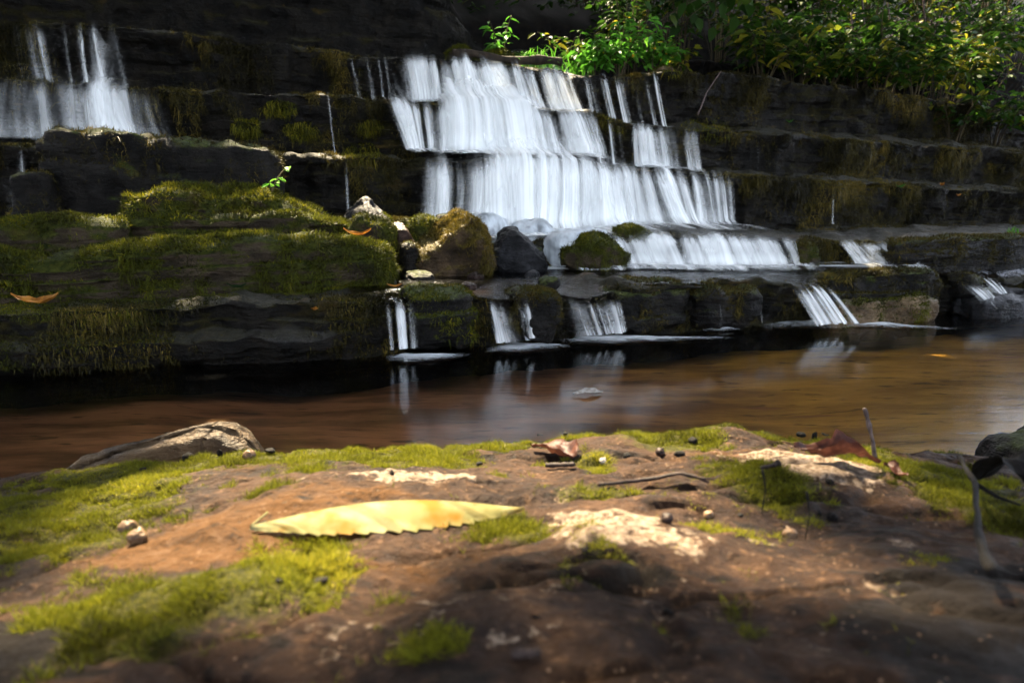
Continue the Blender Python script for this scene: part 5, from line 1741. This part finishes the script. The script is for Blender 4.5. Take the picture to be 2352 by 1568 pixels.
n = len(P)
keep = np.ones(n)
for q, rad, sh in LIT:
    d = P - q
    al = d @ TO_SUN
    dist = np.linalg.norm(d - al[:, None] * TO_SUN, axis=1)
    keep *= 1 - sh * (1 - smooth(dist, rad + .03, rad + .12))
keep *= 1 - .7 * smooth(P[:, 0], -2.4, -1.6) * smooth(-P[:, 0], -5, -4) * smooth(P[:, 1], 1.1, 1.4) * smooth(-P[:, 1], -3.2, -2.8)   # thinned over the pool to let sky light onto its bed
sel = rc.random(n) < keep
P = P[sel]
# leaf sprays added to block sun on the big dark block
sp = []
for u, v, t_ in ((380, 318, 3.25), (450, 322, 3.25), (520, 328, 3.28), (590, 338, 3.3), (620, 690, 2.42)):
    b_ = at_t(u, v, t_)
    kk = rc.uniform(5.6, 8.2, 60)
    sp.append(b_ + kk[:, None] * TO_SUN + rc.normal(size=(60, 3)) * .045)
# and leaves wherever a chink would still throw a bare spot of sun on the pool
E1 = np.cross(TO_SUN, [0, 0, 1.0]); E1 /= np.linalg.norm(E1)
E2 = np.cross(TO_SUN, E1)
cell = 0.09
gx_, gy_ = np.meshgrid(np.arange(-2.6, 3.2, .07), np.arange(1.15, 3.2, .07), indexing='ij')
pp = np.stack([gx_.ravel(), gy_.ravel(), np.full(gx_.size, -.08)], -1)
ss0, tt0 = st(pp)
pp = pp[(tt0 < 2.33) & ~((np.abs(pp[:, 0] - 1.85) < .35) & (np.abs(pp[:, 1] - 2.85) < .3))]
o1, o2 = -12.0, -12.0
H_ = np.zeros((280, 280))
ia = ((P @ E1 - o1) / cell).astype(int); ib = ((P @ E2 - o2) / cell).astype(int)
ok = (ia >= 0) & (ib >= 0) & (ia < 280) & (ib < 280)
np.add.at(H_, (ia[ok], ib[ok]), 1)
H2 = sum(np.roll(np.roll(H_, a, 0), b, 1) * (1 if a == 0 and b == 0 else .45) for a in (-1, 0, 1) for b in (-1, 0, 1))
ja = ((pp @ E1 - o1) / cell).astype(int); jb = ((pp @ E2 - o2) / cell).astype(int)
bare = pp[H2[ja, jb] < 5.0]
for q_ in range(3):
    sp.append(bare + rc.uniform(6.0, 9.0, len(bare))[:, None] * TO_SUN + rc.normal(size=(len(bare), 3)) * .03)
P = np.concatenate([P] + sp)
keep = np.concatenate([keep[sel], np.full(len(P) - int(sel.sum()), .3)])
sel = np.ones(len(P), bool)
n = len(P)
az = rc.uniform(0, 6.28, n)
L = rc.uniform(.2, .36, n) * np.where(keep < .98, .6, 1) * np.where(keep == .3, .5, 1)
trunks = [xyz(s_, t_, 0) for s_, t_ in ((-3.6, 8.6), (2.4, 11.5), (5.2, 11.6), (9.0, 9.5), (-3.5, -4.5), (5.5, -5.5))]
tree_labels = ('unseen tree added over the left falls, crown gapped to aim sun patches', 'unseen tree added behind the main cascade, crown gapped to aim sun patches', 'unseen tree added above the thicket, wide crown gapped to aim sun patches', 'unseen tree added at far right, crown over the pool shaping the light', 'unseen tree added behind the camera at left to cut sky light', 'unseen tree added behind the camera at right to cut sky light')
own = np.argmin(np.stack([np.hypot(P[:, 0] - q[0], (P[:, 1] - q[1]) * .5) for q in trunks]), 0)
for i, q in enumerate(trunks):
    m = own == i
    k_ = int(m.sum())
    s_, t_ = st(q)
    q = np.array([q[0], q[1], ground(float(s_), float(t_)) - .1 if t_ > 3 else -.15])
    root = thing('added_shade_tree', tree_labels[i], 'tree', tuple(q), 'unseen trees added to shade the scene')  # added out of view to block and shape the light
    v, qq, t, a = leaf_set(P[m], np.stack([np.cos(az[m]), np.sin(az[m]), -.2 + 0 * az[m]], -1), np.array([0, .2, 1.0]) + rc.normal(size=(k_, 3)) * .35, L[m], L[m] * .62, rc.random(k_))
    adopt(root, Bag().add(v, qq, t, a).build('crown', M_CANOPY, None, False))
    w = Bag()
    cc = P[m].mean(0)
    x = np.linspace(0, 1, 14)[:, None]
    w.tube(q * (1 - x) + (np.array([q[0], q[1] - .6, cc[2] + .6])) * x, np.linspace(.16, .07, 14), 10)
    far = P[m][rc.choice(k_, 7, replace=False)]
    for e in far:
        b0 = q * .3 + np.array([q[0], q[1] - .6, cc[2] + .6]) * .7
        md = (b0 + e) / 2 + np.array([0, 0, .4])
        y = np.linspace(0, 1, 10)[:, None]
        w.tube(b0 * (1 - y) ** 2 + 2 * md * y * (1 - y) + e * y * y, np.linspace(.05, .01, 10), 6)
    adopt(root, w.build('trunk', M_BARK))
#NEXT
